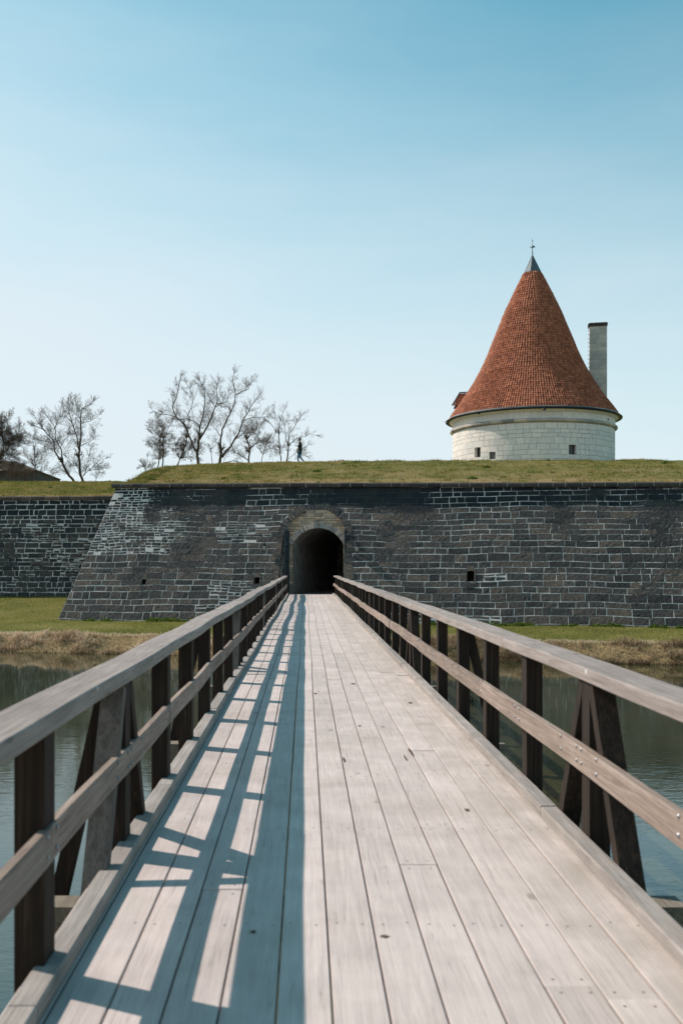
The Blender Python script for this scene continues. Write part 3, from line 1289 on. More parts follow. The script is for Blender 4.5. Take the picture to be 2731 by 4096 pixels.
# rampart of the curtain wall
rows2 = []
for i in range(90):
    u_ = -45 + 48.5 * i / 89
    e = P2(u_, ZT2, -.3) + org2 + Vector((0, 0, .24))
    c_ = e + N2 * 9
    c_.z = EYE + 333 / F * c_.y
    b_ = c_ + N2 * 22
    row = []
    for j in range(21):
        s_ = j / 20
        p = e.lerp(c_, s_)
        p.z = e.z + (c_.z - e.z) * (1 - (1 - s_) ** 1.3)
        row.append(p)
    for j in range(1, 6):
        p = c_.lerp(b_, j / 5)
        p.z = c_.z - .15
        row.append(p)
    p = b_ + Vector((0, 10, 0)); p.z = -.5
    row.append(p)
    rows2.append(row)
o2_, RV2 = loft('rampart', rows2, M['turf'], lambda s_: .32 if s_ < .10 else .02, .10, .8)


# ------------------------------------------------------------------ grass blades
def blades(name, pts, hmin, hmax, wd, tone, mat, lean=.35, kind='stuff', label=None, cat=None, bend=False, ldir=None, hs=None):
    n_ = len(pts)
    pts = np.asarray(pts)
    az = nr.rand(n_) * 2 * np.pi
    h = hmin + (hmax - hmin) * nr.rand(n_) ** 1.6
    if hs is not None: h = h * hs
    ln = nr.normal(0, lean, (n_, 2))
    if ldir is not None: ln += np.asarray(ldir)
    side = np.stack([np.cos(az), np.sin(az), np.zeros(n_)], -1) * (wd * (.6 + .8 * nr.rand(n_)))[:, None]
    tip = pts + np.stack([ln[:, 0] * h, ln[:, 1] * h, h], -1)
    if not bend:
        V = np.stack([pts - side, pts + side, tip], 1).reshape(-1, 3)
        Fc = np.arange(3 * n_).reshape(-1, 3)
        tn = np.repeat(tone, 3)
    else:
        mid = pts + np.stack([ln[:, 0] * h * .25, ln[:, 1] * h * .25, h * .62], -1)
        tip = mid + np.stack([ln[:, 0] * h * 1.1, ln[:, 1] * h * 1.1, h * .38 * (nr.rand(n_) * 1.6 - .7)], -1)
        V = np.stack([pts - side, pts + side, mid + side * .7, mid - side * .7, tip + side * .2, tip - side * .2], 1).reshape(-1, 3)
        b0 = np.arange(n_)[:, None] * 6
        Fc = np.concatenate([b0 + np.array([0, 1, 2, 3]), b0 + np.array([3, 2, 4, 5])], 0)
        tn = np.repeat(tone, 6)
    o = np_mesh(name, V, Fc, mat, {'tone': np.clip(tn, 0, 1)})
    tag(o, label, cat, None, kind)
    return o


def sample_rows(V, n_, j1, i0=0, i1=None):
    i1 = i1 or V.shape[0] - 1
    i = nr.rand(n_) * (i1 - i0 - 1e-3) + i0
    j = nr.rand(n_) * (j1 - 1e-3)
    a, b_ = i.astype(int), j.astype(int)
    fi, fj = (i - a)[:, None], (j - b_)[:, None]
    P_ = (V[a, b_] * (1 - fi) + V[a + 1, b_] * fi) * (1 - fj) + (V[a, b_ + 1] * (1 - fi) + V[a + 1, b_ + 1] * fi) * fj
    return P_, j


P_, j_ = sample_rows(RV, 150000, 27, 34)
nz_ = fnoise(P_[:, 0], P_[:, 1], .5, 0, 4)
nz2 = fnoise(P_[:, 0], P_[:, 1], 2.2, 3, 3)
tone = .28 + 1.5 * (nz_ - .5) + 1.3 * (nz2 - .5) + nr.rand(len(P_)) * .35 + np.where(j_ < 3.0, .35, 0)
keep = nr.rand(len(P_)) < np.clip(.35 + 2.2 * (nz2 - .35), .2, 1)
P_[:, 2] -= .01
blades('rampart_grass', P_[keep], .03, .10, .022, tone[keep], M['blade'], label='short tufty grass covering the slope above the bastion wall', cat='grass')
P_, j_ = sample_rows(RV2, 50000, 21, 40)
nz_ = fnoise(P_[:, 0], P_[:, 1], .6, 0, 4)
tone = .26 + 1.3 * (nz_ - .5) + nr.rand(len(P_)) * .35 + np.where(j_ < 3, .3, 0)
blades('curtain_grass', P_, .03, .10, .024, tone, M['blade'], label='short green grass covering the bank above the set-back curtain wall', cat='grass')

def tufts(name, V, j1, i0, cnt, label):
    c_, _ = sample_rows(V, cnt, j1, i0)
    k = 26
    sz = .05 + .16 * nr.rand(cnt)
    P4 = np.repeat(c_, k, 0) + nr.normal(0, 1, (cnt * k, 3)) * np.repeat(sz, k)[:, None] * np.array([1.2, 1, 0])
    P4[:, 2] -= .03
    tn = np.repeat(nr.rand(cnt) ** 1.4 * .9, k) + nr.rand(cnt * k) * .15
    blades(name, P4, .05, .17, .02, tn, M['blade'], hs=np.repeat(.6 + 4 * sz, k), label=label, cat='grass')


tufts('grass_tufts', RV, 27, 34, 2600, 'coarse tufts of longer grass dotted over the slope above the bastion')
tufts('grass_tufts', RV2, 21, 40, 900, 'coarse tufts of longer grass on the bank above the set-back wall')

# berm between wall and moat
def berm_pts(n_, x0, x1, v0, v1):
    x = x0 + (x1 - x0) * nr.rand(n_)
    v = v0 + (v1 - v0) * nr.rand(n_)
    y = O.y + (v - (x - O.x) * math.sin(TH)) / math.cos(TH)
    return np.stack([x, y, ground_z(x, y) - .01], -1), v


P_, v_ = berm_pts(110000, -32, 26, -9.4, 1.5)
P3, v3 = berm_pts(50000, -36, -13.0, 0, 14)
P_ = np.concatenate([P_, P3]); v_ = np.concatenate([v_, v3])
nz_ = fnoise(P_[:, 0], P_[:, 1], .5, 0, 4)
tone = .30 + 1.3 * (nz_ - .5) + nr.rand(len(P_)) * .28 + np.where(v_ < -8.6, .35, 0)
blades('berm_grass', P_, .03, .09, .02, tone, M['lawn'], label='mown green grass on the strip between the walls and the moat', cat='grass')

# dry reeds and dead grass on the bank
P_, v_ = berm_pts(90000, -34, 28, -10.9, -8.8)
nz_ = fnoise(P_[:, 0], P_[:, 1], 1.2, 1, 3)
P_[:, 2] = np.maximum(P_[:, 2], WZ - .05)
tone = .55 + .7 * (nz_ - .5) + (nr.rand(len(P_)) - .5) * .5 - np.where(P_[:, 0] > 5, .18, 0) - np.where(v_ < -10.3, .3, 0)
cl_ = fnoise(P_[:, 0], P_[:, 1], 1.6, 2, 3)
kp = nr.rand(len(P_)) < np.clip((cl_ - .26) * 3.2, .45, 1)
P_ = P_[kp]; tone = tone[kp]; cl_ = cl_[kp]
blades('dry_reeds', P_, .08, .34, .013, tone, M['reed'], hs=np.clip(.35 + 2.6 * (cl_ - .3), .3, 1.9), lean=.6, bend=True, ldir=(.1, -.35), label='matted straw coloured dead reeds along the far bank of the moat', cat='reeds')
P_, v_ = berm_pts(14000, -34, 28, -9.1, -8.3)
blades('bank_fringe', P_, .05, .20, .012, .6 + .4 * nr.rand(len(P_)), M['reed'], lean=.5, bend=True, label='pale dry grass fringe at the top edge of the moat bank', cat='dry grass')

# weeds
def weed_cloud(centers, n_each, rad, hh):
    out = []
    tn = []
    for (x, y, z, s_) in centers:
        k = int(n_each * s_)
        a = nr.rand(k) * 2 * np.pi
        r_ = np.sqrt(nr.rand(k)) * rad * s_
        out.append(np.stack([x + np.cos(a) * r_, y + np.sin(a) * r_ * .7, z + nr.rand(k) * hh * s_ * (1 - r_ / (rad * s_)) - .02], -1))
        tn.append(nr.rand(k) * .75 + (nr.rand(k) > .93) * .5)
    return np.concatenate(out), np.concatenate(tn)


cs = []
for i in range(75):
    u_ = rnd.choice([rnd.uniform(9, 20), rnd.uniform(-9, -3), rnd.uniform(5, 22), rnd.uniform(-13, -3)])
    p = wall_P(u_, ZB) - N * rnd.uniform(.1, .5)
    cs.append((p.x, p.y, float(ground_z(p.x, p.y)), rnd.uniform(.4, 1.2)))
for i in range(26):
    a, b_ = rnd.randint(35, 180), rnd.randint(2, 24)
    p = RV[a, b_]
    cs.append((p[0], p[1], p[2], rnd.uniform(.3, .8)))
for i in range(10):
    p = RV2[rnd.randint(45, 88), rnd.randint(4, 18)]
    cs.append((p[0], p[1], p[2], rnd.uniform(.3, .7)))
Pw, tw = weed_cloud(cs, 130, .33, .22)
blades('weeds', Pw, .05, .13, .045, tw, M['weed'], lean=.9, label='low leafy green weeds at the foot of the wall and on the banks', cat='weeds')

# ------------------------------------------------------------------ the bridge
br = empty('footbridge', (0, 0, 0))
tag(br, 'long weathered wooden footbridge with plank deck and railings on both sides, leading to the gateway', 'bridge')
Y0, Y1 = -3.2, 53.15


def wob(y, ph=0.0, a=1.0):
    return a * (.016 * math.sin(y * .55 + ph) + .011 * math.sin(y * 1.37 + 2.1 * ph + 1) + .006 * math.sin(y * 3.1 + ph))


def far_w(y):
    return min(1.0, max(0.0, (y - 7) / 26))


def dx(y):
    return far_w(y) * (.014 * math.sin(y * .42 + .6) + .007 * math.sin(y * .9))


def dz(y):
    return far_w(y) * .012 * math.sin(y * .5 + 2)


def section_run(mb, prof, ya, yb, xo=0, zo=0, fx=None, fz=None, step=.55, mi=0):
    n_ = max(1, int((yb - ya) / step))
    ys = [ya + (yb - ya) * i / n_ for i in range(n_ + 1)]
    vs_ = []
    m_ = len(prof)
    for y in ys:
        ox = xo + (fx(y) if fx else 0)
        oz = zo + (fz(y) if fz else 0)
        for (a, b_) in prof: vs_.append((a + ox, y, b_ + oz))
    fs = []
    for i in range(n_):
        for k in range(m_):
            k2 = (k + 1) % m_
            fs.append((i * m_ + k, (i + 1) * m_ + k, (i + 1) * m_ + k2, i * m_ + k2))
    fs.append(tuple(range(m_)))
    fs.append(tuple(n_ * m_ + k for k in range(m_ - 1, -1, -1)))
    mb.add(vs_, fs, mi)


def chprof(x0, x1, z0, z1, c):
    return [(x0 + c, z0), (x1 - c, z0), (x1, z0 + c), (x1, z1 - c), (x1 - c, z1), (x0 + c, z1), (x0, z1 - c), (x0, z0 + c)]


# deck planks
PW = .1963
mb = MB()
nails = []
js = [.094 + PW * k for k in range(-6, 8)]
js = [x for x in js if x > -1.09 and x < 1.5]
xs_ = [-1.055] + js + [1.53]
xs_ = sorted(set([round(x, 4) for x in xs_ if not (abs(x + 1.055) < .06 and x != -1.055)]))
r = random.Random(17)
for k in range(len(xs_) - 1):
    xa, xb = xs_[k], xs_[k + 1]
    if xb - xa < .05: continue
    y = Y0
    first = True
    while y < Y1:
        L = r.choice((4.65, 6.2, 7.75, 6.2, 5.4))
        if first: L *= r.uniform(.3, 1)
        first = False
        ye = min(Y1, y + L)
        if Y1 - ye < .6: ye = Y1
        g_ = .0028 + r.uniform(0, .002)
        zo = r.uniform(-.003, .003)
        section_run(mb, chprof(xa + g_, xb - g_, -.045, 0, .003), y + .0018, ye - .0015, zo=zo, fx=dx, fz=dz)
        if ye < 30:
            for yy in (y + .06, ye - .06):
                for xx in (xa + .045, xb - .045):
                    nails.append((xx, yy, zo))
            yy = 1.2 + 1.55 * math.ceil((y - 1.2) / 1.55)
            while yy < ye - .3:
                if yy > y + .3:
                    for xx in (xa + .045, xb - .045): nails.append((xx + r.uniform(-.008, .008), yy + r.uniform(-.02, .02), zo))
                yy += 1.55
        y = ye
fixn(mb.build('deck', M['deck'], br))
deck_ob = br.children[-1] if len(br.children) else None
mb = MB()
for (x, y, z) in nails:
    x += dx(y)
    z += dz(y) + .0012
    mb.add([(x + .0065 * math.cos(a), y + .0065 * math.sin(a), z) for a in [k * math.pi / 3 for k in range(6)]], [tuple(range(6))])
M['nail'] = metal_mat('nail_head', (.22, .19, .175), .6, .2)
nn_ = mb.build('nail_heads', M['nail'], br)
tag(nn_, kind='stuff')

M['knot'] = NT('dark_knot_wood').fin((.11, .065, .045), .9)
for (kx, ky, ka, kb) in ((.305, 7.93, .012, .10), (.52, 9.6, .02, .03), (.87, 8.25, .012, .22), (.80, 8.0, .008, .13), (1.02, 6.3, .02, .03), (.33, 4.15, .018, .02), (-.22, 4.2, .016, .02), (.62, 13.0, .03, .05), (1.18, 11.2, .03, .04), (.12, 12.0, .02, .06)):
    n_ = 11
    mb = MB()
    mb.add([(kx + dx(ky) + ka * rnd.uniform(.6, 1.2) * math.cos(a), ky + kb * rnd.uniform(.7, 1.1) * math.sin(a), dz(ky) + .0045) for a in [2 * math.pi * k / n_ for k in range(n_)]], [tuple(range(n_))])
    mb.build('knot', M['knot'], br)

# curbs
PL = [2.1, 3.67, 5.33, 6.93, 8.45]          # left posts (front faces)
while PL[-1] < 51.5: PL.append(PL[-1] + 1.55)
PR = [2.3, 3.85, 5.40, 6.96, 8.50]
while PR[-1] < 51.5: PR.append(PR[-1] + 1.55)


def runs(total, seg, rr_, lo=.85, hi=1.15):
    out = []
    y = Y0
    while y < total:
        L = seg * rr_.uniform(lo, hi)
        e = min(total, y + L)
        if total - e < .8: e = total
        out.append((y, e))
        y = e
    return out


rr = random.Random(5)
for (xa, xb) in ((-1.005, -.90), (1.435, 1.54)):
    mb = MB()
    for (a, b_) in runs(Y1, 3.1, rr):
        section_run(mb, chprof(xa, xb, .002, .075, .008), a + .004, b_ - .004, xo=rr.uniform(-.004, .004), zo=rr.uniform(-.003, .003), fx=dx, fz=dz)
    fixn(mb.build('curb', M['curb'], br))

# hand rails and middle rails
def frail(ph):
    return (lambda y: dx(y) + wob(y, ph, .55) * far_w(y) + .004 * math.sin(y * 2.2 + ph), lambda y: dz(y) + wob(y, ph + 2, .8) * far_w(y) + .003 * math.sin(y * 1.9 + ph))


for side, (xa, xb, ph) in enumerate(((-1.16, -.95, .3), (1.51, 1.725, 1.9))):
    fx_, fz_ = frail(ph)
    mb = MB()
    for i, (a, b_) in enumerate(runs(Y1, 4.65, rr, .97, 1.03)):
        section_run(mb, chprof(xa, xb, .918, .995, .007), a + .0015, b_ - .0015, xo=rr.uniform(-.003, .003), zo=rr.uniform(-.002, .002), fx=fx_, fz=fz_, step=.3)
    fixn(mb.build('hand_rail', M['rail'], br))
for side, (xa, xb, ph) in enumerate(((-.99, -.948, .8), (1.492, 1.542, 2.6))):
    fx_, fz_ = frail(ph)
    mb = MB()
    y_list = [Y0] + [p + .06 for p in (PL if side == 0 else PR)[1::(2 if side == 0 else 3)]] + [Y1]
    for i in range(len(y_list) - 1):
        section_run(mb, chprof(xa, xb, .430, .566, .005), y_list[i] + .003, y_list[i + 1] - .003, xo=rr.uniform(-.006, .004) * (1 if side else -1), zo=rr.uniform(-.012, .012), fx=fx_, fz=fz_, step=.3)
    mr = fixn(mb.build('middle_rail', M['midrail'], br))
    # bolt heads
    for i, p in enumerate(PL if side == 0 else PR):
        if p > 17: break
        braced = (i - 2) % 3 == 0
        xs = xa if side else xb
        for yy in ((p - .02, p + .12) if not braced else (p - .28, p + .0, p + .09, p + .42)):
            for zz in (.475, .55):
                mb = MB()
                sg = -1 if side else 1
                xx = xs + sg * .0005
                fxx = frail(ph)
                xx += fxx[0](yy)
                prof = [(.0005, -.02), (.011, 0), (.011, .004), (.007, .008), (.0005, .009)]
                K_ = 8
                vs_ = []
                for (r_, h_) in prof:
                    for k in range(K_):
                        a = 2 * math.pi * k / K_
                        vs_.append((xx + sg * h_, yy + r_ * math.cos(a), zz + fxx[1](yy) + r_ * math.sin(a)))
                fs = [(q * K_ + k, q * K_ + (k + 1) % K_, (q + 1) * K_ + (k + 1) % K_, (q + 1) * K_ + k) for q in range(len(prof) - 1) for k in range(K_)]
                mb.add(vs_, fs)
                mb.build('bolt', M['bolt'], mr)

# posts and braces
for side, (xin, sg, plist) in enumerate(((-.962, -1, PL), (1.542, 1, PR))):
    for i, y in enumerate(plist):
        ox = dx(y) + rr.uniform(-.004, .004)
        oz = dz(y)
        xo = xin + sg * .112
        mb = MB()
        mb.box(min(xin, xo) + ox, max(xin, xo) + ox, y, y + .15, -.40, .916 + oz + wob(y, 2, .6) * far_w(y), cham=0)
        ob = mb.build('post', M['post'], br)
        braced = (i - 2) % 3 == 0
        if not braced: continue
        full = (i - 2) % 6 == 0
        yc = y + .075
        xm = (xin + xo) / 2 + ox
        # outward raker down to the cross beam
        mb = MB()
        mb.bar((xo + ox + sg * .012, yc + .02, .85), (xin + sg * .40 + ox, yc + .02, -.36), .13, .08, side=(1, 0, .28 * sg))
        if not (full and side == 1): mb.build('raker', M['post'], br)
        if full:
            for s2 in (-1, 1):
                mb = MB()
                mb.bar((xm, yc + s2 * .09, .90), (xm, yc + s2 * .74, -.30), .085, .115, side=(1, 0, 0), cham=0)
                mb.build('brace', M['sunlitpost'] if (side == 0 and s2 == -1) else M['post'], br)
        
# cross beams and piles, bearers
for i, y in enumerate(PL):
    if (i - 2) % 3: continue
    mb = MB()
    y2 = y - .12
    mb.box(-1.42, 1.96, y2 - .10, y2 + .08, -.385, -.205, cham=0)
    mb.build('cross_beam', M['beam'], br)
    for x in (-1.0, .27, 1.54):
        mb = MB()
        mb.tube([(x, y2, -.385), (x + rnd.uniform(-.03, .03), y2, -2.4), (x, y2, -4.2)], .13, 10, smooth=True)
        mb.build('pile', M['post'], br)
for x in (-.95, -.35, .25, .85, 1.42):
    mb = MB()
    mb.box(x - .06, x + .06, Y0, Y1, -.205, -.047)
    mb.build('bearer', M['beam'], br)

# ------------------------------------------------------------------ tower
TX, TY = 101.4 * (2128 - VX) / F, 101.4
tw_ = empty('round_tower', (TX, TY, -.5))
tag(tw_, 'round white stone tower with a tall flared red tiled cone roof behind the rampart', 'tower')
Mm = .01462      # metres per crop pixel at the tower


def zc(y): return (2372 - y) * Mm + EYE


TR = 8.02
WINS = []


def bearing_angle(cropx):
    """angle round the tower (radians) of the visible point at crop x"""
    px = 1700 + cropx * .574
    best = None
    u_ = (px - VX) / F
    # intersect ray (u t, t) with the circle
    a = u_ * u_ + 1
    b_ = -2 * (u_ * TX + TY)
    c_ = TX * TX + TY * TY - TR * TR
    D = b_ * b_ - 4 * a * c_
    t_ = (-b_ - math.sqrt(D)) / (2 * a)
    X, Y = u_ * t_, t_
    return math.atan2(Y - TY, X - TX), t_


def tP(u, z, off=0):
    # u = angle*TR measured so that it increases to the right seen from the camera
    a = -math.pi / 2 + u / TR
    return Vector((math.cos(a) * (TR + off), math.sin(a) * (TR + off), z + .5))


win_u = []
for (x0, x1, y0, y1) in ((343, 385, 1552, 1622), (445, 489, 1583, 1634), (998, 1052, 1530, 1605)):
    a0_, t0 = bearing_angle(x0)
    a1_, t1 = bearing_angle(x1)
    def tou(a): return ((a + math.pi / 2)) * TR
    def zz(y, t_): return EYE - ((900 + y * .574) - VY) / F * t_
    win_u.append((tou(a0_), tou(a1_), zz(y1, t0), zz(y0, t0)))


def t_holes(za, zb_):
    out = []
    for (a, b_, c_, d_) in win_u:
        if za < d_ - .1 and zb_ > c_ + .1: out.append((a, b_))
    return out


def ash_style(u, z): return None


TZ1 = 15.05
masonry('tower_wall', tP, -.5, lambda u: TZ1, lambda z: -math.pi * TR, lambda z: math.pi * TR, .50, 1.05, [M['paleash'], M['palejoint']], tw_,
        gap=.035, holes=t_holes, palef=lambda u, z: 0, damp_shadef=lambda u, z: 0, proud=.012, jit=.006, seed=77)
# window linings
for i, (a, b_, c_, d_) in enumerate(win_u):
    mb = MB()
    dp = .36 if i != 1 else .10
    A = [(a, c_), (b_, c_), (b_, d_), (a, d_)]
    fr = [tP(p, q, .012) for p, q in A]
    bk_ = [tP(p, q, -dp) for p, q in A]
    mb.add(fr + bk_, [(0, 4, 5, 1), (1, 5, 6, 2), (2, 6, 7, 3), (3, 7, 4, 0)], 0)
    mb.add(bk_, [(0, 3, 2, 1)], 1)
    e_ = .12
    for (p0, p1, q0, q1) in ((a - e_, a, c_ - .2, d_ + .2), (b_, b_ + e_, c_ - .2, d_ + .2), (a, b_, d_, d_ + .25), (a, b_, c_ - .25, c_)):
        q = [tP(p0, q0, .016), tP(p1, q0, .016), tP(p1, q1, .016), tP(p0, q1, .016)]
        mb.add(q, [(0, 1, 2, 3)], 0)
    t = M.get('dark_in')
    if t is None:
        tt = NT('dark_window_glass')
        nn = tt.noise(tt.coords(), 3, 3)
        M['dark_in'] = tt.fin(tt.ramp(nn, [(.3, (.012, .014, .016)), (.7, (.02, .02, .022))]), .25, None, .5)
        tt = NT('blocked_window_stone')
        nn = tt.noise(tt.coords(), 9, 5, .7)
        M['blocked'] = tt.fin(tt.ramp(nn, [(.3, (.06, .06, .06)), (.7, (.2, .19, .18))]), .9, tt.bump(nn, .6, .05), .2)
    mb.att = {'damp_shade': [0] * len(mb.v), 'pale': [0] * len(mb.v)}
    w_o = mb.build('window', [M['paleash'], M['dark_in'] if i != 1 else M['blocked']], tw_)

# cornice rings
def ring_profile(name, prof, mat, mortar=None, nseg=60):
    mb = MB()
    r2 = random.Random(3)
    for k in range(nseg):
        a0_ = 2 * math.pi * k / nseg
        a1_ = 2 * math.pi * (k + 1) / nseg - .0016
        o_ = r2.uniform(-.012, .012)
        vs_ = []
        for ss in range(3):
            a = a0_ + (a1_ - a0_) * ss / 2
            for (r_, z) in prof:
                vs_.append(((r_ + o_) * math.cos(a), (r_ + o_) * math.sin(a), z + .5))
        n_ = len(prof)
        fs = [(s_ * n_ + i, (s_ + 1) * n_ + i, (s_ + 1) * n_ + (i + 1) % n_, s_ * n_ + (i + 1) % n_) for s_ in range(2) for i in range(n_)]
        fs += [tuple(range(n_)), tuple(2 * n_ + i for i in range(n_ - 1, -1, -1))]
        mb.add(vs_, fs)
    mb.att = {'damp_shade': [.0] * len(mb.v), 'pale': [0] * len(mb.v)}
    return fixn(mb.build(name, mat, tw_))


M['cornice'] = stone_mat('weathered_cornice_stone', (.34, .31, .28), (.50, .46, .42), (.64, .60, .56), (.2, .2, .2), .6)
ring_profile('string_course', [(TR - .15, TZ1 - .02), (TR + .14, TZ1 + .0), (TR + .27, TZ1 + .1), (TR + .27, TZ1 + .24), (TR + .12, TZ1 + .34), (TR - .15, TZ1 + .36)], M['cornice'], nseg=44)
ring_profile('frieze', [(TR - .2, TZ1 + .34), (TR + .03, TZ1 + .34), (TR + .03, TZ1 + .95), (TR - .2, TZ1 + .95)], M['paleash'], nseg=52)
ring_profile('eaves_course', [(TR - .2, TZ1 + .953), (TR + .16, TZ1 + .953), (TR + .50, TZ1 + 1.3), (TR + .50, TZ1 + 1.42), (TR - .2, TZ1 + 1.42)], M['paleash'], nseg=48)

# tiled roof: scalloped rows of pantiles
prof_pts = [(8.54, 16.22), (8.26, 16.72), (7.75, 17.45), (7.25, 18.1), (6.80, 18.75), (6.35, 19.45), (5.93, 20.1), (5.12, 21.6), (4.5, 22.95), (3.90, 24.5), (2.72, 27.45), (1.75, 29.5), (.86, 31.3)]


def prof_r(s_):
    # arc-length interpolation with smoothing
    d = [0]
    for a, b_ in zip(prof_pts[:-1], prof_pts[1:]): d.append(d[-1] + math.hypot(b_[0] - a[0], b_[1] - a[1]))
    S = s_ * d[-1]
    return float(np.interp(S, d, [p[0] for p in prof_pts])), float(np.interp(S, d, [p[1] for p in prof_pts])), d[-1]


Ltot = prof_r(0)[2]
rowh = .285
nrw = int(Ltot / rowh)
V = []
Fq = []
tones = []
rt = np.random.RandomState(4)
base = 0
zones = [(0, 22, 190), (22, 32, 150), (32, 40, 110), (40, 44, 80), (44, 60, 56)]
for i in range(nrw):
    s0, s1 = i / nrw, (i + 1.28) / nrw
    r0, z0, _ = prof_r(s0)
    r1, z1, _ = prof_r(min(1, s1))
    nt = max(30, int(2 * math.pi * r0 / .255 / 6) * 6)
    if i > 0 and nt > prev_nt * .82: nt = prev_nt     # keep the columns aligned for several rows
    prev_nt = nt
    sub = 6
    n_ = nt * sub
    ang = np.arange(n_) / n_ * 2 * np.pi + .07 * math.sin(i * 1.7) * 0
    ph = (np.arange(n_) % sub) / sub * 2 * np.pi
    wv = .045 * np.cos(ph) + np.where(np.cos(ph) < 0, .012, 0)
    tj = rt.normal(0, .008, nt).repeat(sub)
    nrm = np.array([z1 - z0, r0 - r1])
    nrm /= np.linalg.norm(nrm)
    lo_off = wv + .05 + tj
    hi_off = wv * .9 + .0 + tj
    rl = r0 + nrm[0] * lo_off
    zl = z0 + nrm[1] * lo_off + tj * .5
    rh = r1 + nrm[0] * hi_off
    zh = z1 + nrm[1] * hi_off
    rl2 = r0 + nrm[0] * (lo_off - .035)
    zl2 = z0 + nrm[1] * (lo_off - .035)
    for (ra, za) in ((rl2, zl2), (rl, zl), (rh, zh)):
        V.append(np.stack([ra * np.cos(ang), ra * np.sin(ang), za + .5], -1))
    k = np.arange(n_)
    k2 = (k + 1) % n_
    Fq.append(np.stack([base + k, base + k2, base + n_ + k2, base + n_ + k], -1))
    Fq.append(np.stack([base + n_ + k, base + n_ + k2, base + 2 * n_ + k2, base + 2 * n_ + k], -1))
    tn = rt.rand(nt).repeat(sub)
    tones.append(np.concatenate([tn, tn, tn]))
    base += 3 * n_
t = NT('red_clay_tile')
at = t.n('ShaderNodeAttribute', attribute_name='tone')
col = t.ramp(at.outputs['Fac'], [(0, (.25, .082, .043)), (.5, (.37, .124, .062)), (1, (.49, .180, .094))])
nn = t.noise(t.coords(), .7, 5, .7)
col = t.mix(.5, col, t.ramp(nn, [(.3, (.62, .66, .7)), (.7, (1.15, 1.1, 1.05))]), 'MULTIPLY')
nf = t.noise(t.coords(), 14, 4, .7)
col = t.mix(.35, col, t.ramp(nf, [(.3, .55), (.7, 1.25)]), 'MULTIPLY')
M['tile'] = t.fin(col, .75, t.bump(nf, .3, .02), .25)
roof = np_mesh('tiled_roof', np.concatenate(V), np.concatenate(Fq), M['tile'], {'tone': np.concatenate(tones)}, False, tw_)
mb = MB()
mb.lathe([(r_ - .06, z + .5) for r_, z in [(8.8, 16.25)] + prof_pts[1:]], 96)
mb.lathe([(8.0, 16.72), (8.74, 16.70), (8.76, 16.78)], 96)
mb.att = {'tone': [.1] * len(mb.v)}
mb.build('roof_underlay', M['iron'], tw_)
# metal cap with standing seams
mb = MB()
K = 8
pr = [(.92, 31.22), (.86, 31.4), (.02, 33.15)]
vs_ = []
for (r_, z) in pr:
    for k in range(K):
        a = 2 * math.pi * (k + .45) / K
        vs_.append((r_ * math.cos(a), r_ * math.sin(a), z + .5))
fs = [(i * K + k, i * K + (k + 1) % K, (i + 1) * K + (k + 1) % K, (i + 1) * K + k) for i in range(2) for k in range(K)]
mb.add(vs_, fs)
for k in range(K):
    a = 2 * math.pi * (k + .45) / K
    mb.bar((.92 * math.cos(a), .92 * math.sin(a), 31.72), (.02 * math.cos(a), .02 * math.sin(a), 33.65), .025, .05, side=(math.cos(a), math.sin(a), 0))
mb.build('metal_cap', M['zinc'], tw_)
# weathervane
vane = MB()
vane.tube([(0, 0, 33.6), (0, 0, 34.3), (0, 0, 35.35)], [.045, .03, .014], 6)
vane.lathe([(.01, 33.78), (.085, 33.86), (.01, 33.94)], 10)
vane.lathe([(.01, 35.05), (.06, 35.11), (.01, 35.17)], 10)
for (dx_, dy_) in ((1, .15), (-.15, 1)):
    vane.tube([(-.26 * dx_, -.26 * dy_, 34.42), (.26 * dx_, .26 * dy_, 34.42)], .016, 5)
    for s_ in (-1, 1):
        cpts = [(s_ * dx_ * (.2 + .07 * math.cos(a)), s_ * dy_ * (.2 + .07 * math.cos(a)), 34.50 + .07 * math.sin(a)) for a in [k * math.pi / 5 for k in range(-3, 6)]]
        vane.tube(cpts, .012, 5)
vane.bar((-.05, 0, 34.42), (.22, .03, 34.58), .02, .14, side=(0, 0, 1))
vane.build('weathervane', M['iron'], tw_)

# dormer on the left shoulder
ux, uy = -TX, -TY
dn = math.hypot(ux, uy)
right = Vector((TY / dn, -TX / dn, 0))      # to the viewer's right
toward = Vector((-TX / dn, -TY / dn, 0))    # to the viewer


def tl(rx, ty, z): return right * rx + toward * ty + Vector((0, 0, z + .5))


def crop_r(x): return (x - 746) * Mm


dm = MB()
zr, ze = zc(1155), zc(1252)
xr0, xr1 = crop_r(247), crop_r(360)
xe0, xe1 = crop_r(200), crop_r(300)
NTL = 9
NR_ = 5
ridge_t = 0.0
hw = 1.15
for sgn in (1, -1):
    for j in range(NR_):
        for k in range(NTL * 4):
            f0, f1 = k / (NTL * 4), (k + 1) / (NTL * 4)
            def pt(f, s_, lift):
                a = Vector((xr0 + (xr1 - xr0) * f, 0, zr))
                b_ = Vector((xe0 + (xe1 - xe0) * f, sgn * hw, ze))
                p = a.lerp(b_, s_)
                ph = (f * NTL) % 1.0
                return tl(p.x, p.y, p.z + lift + .035 * math.cos(ph * 2 * math.pi))
            s0, s1 = j / NR_, (j + 1.1) / NR_
            dm.add([pt(f0, s0, 0), pt(f1, s0, 0), pt(f1, s1, .05), pt(f0, s1, .05)], [(0, 1, 2, 3)])
tb = [t_ for t_ in [rnd.random() for _ in range(len(dm.v) // 4)] for _ in range(4)]
dm.att = {'tone': tb}
dr = dm.build('dormer', M['tile'], tw_)
g2 = MB()
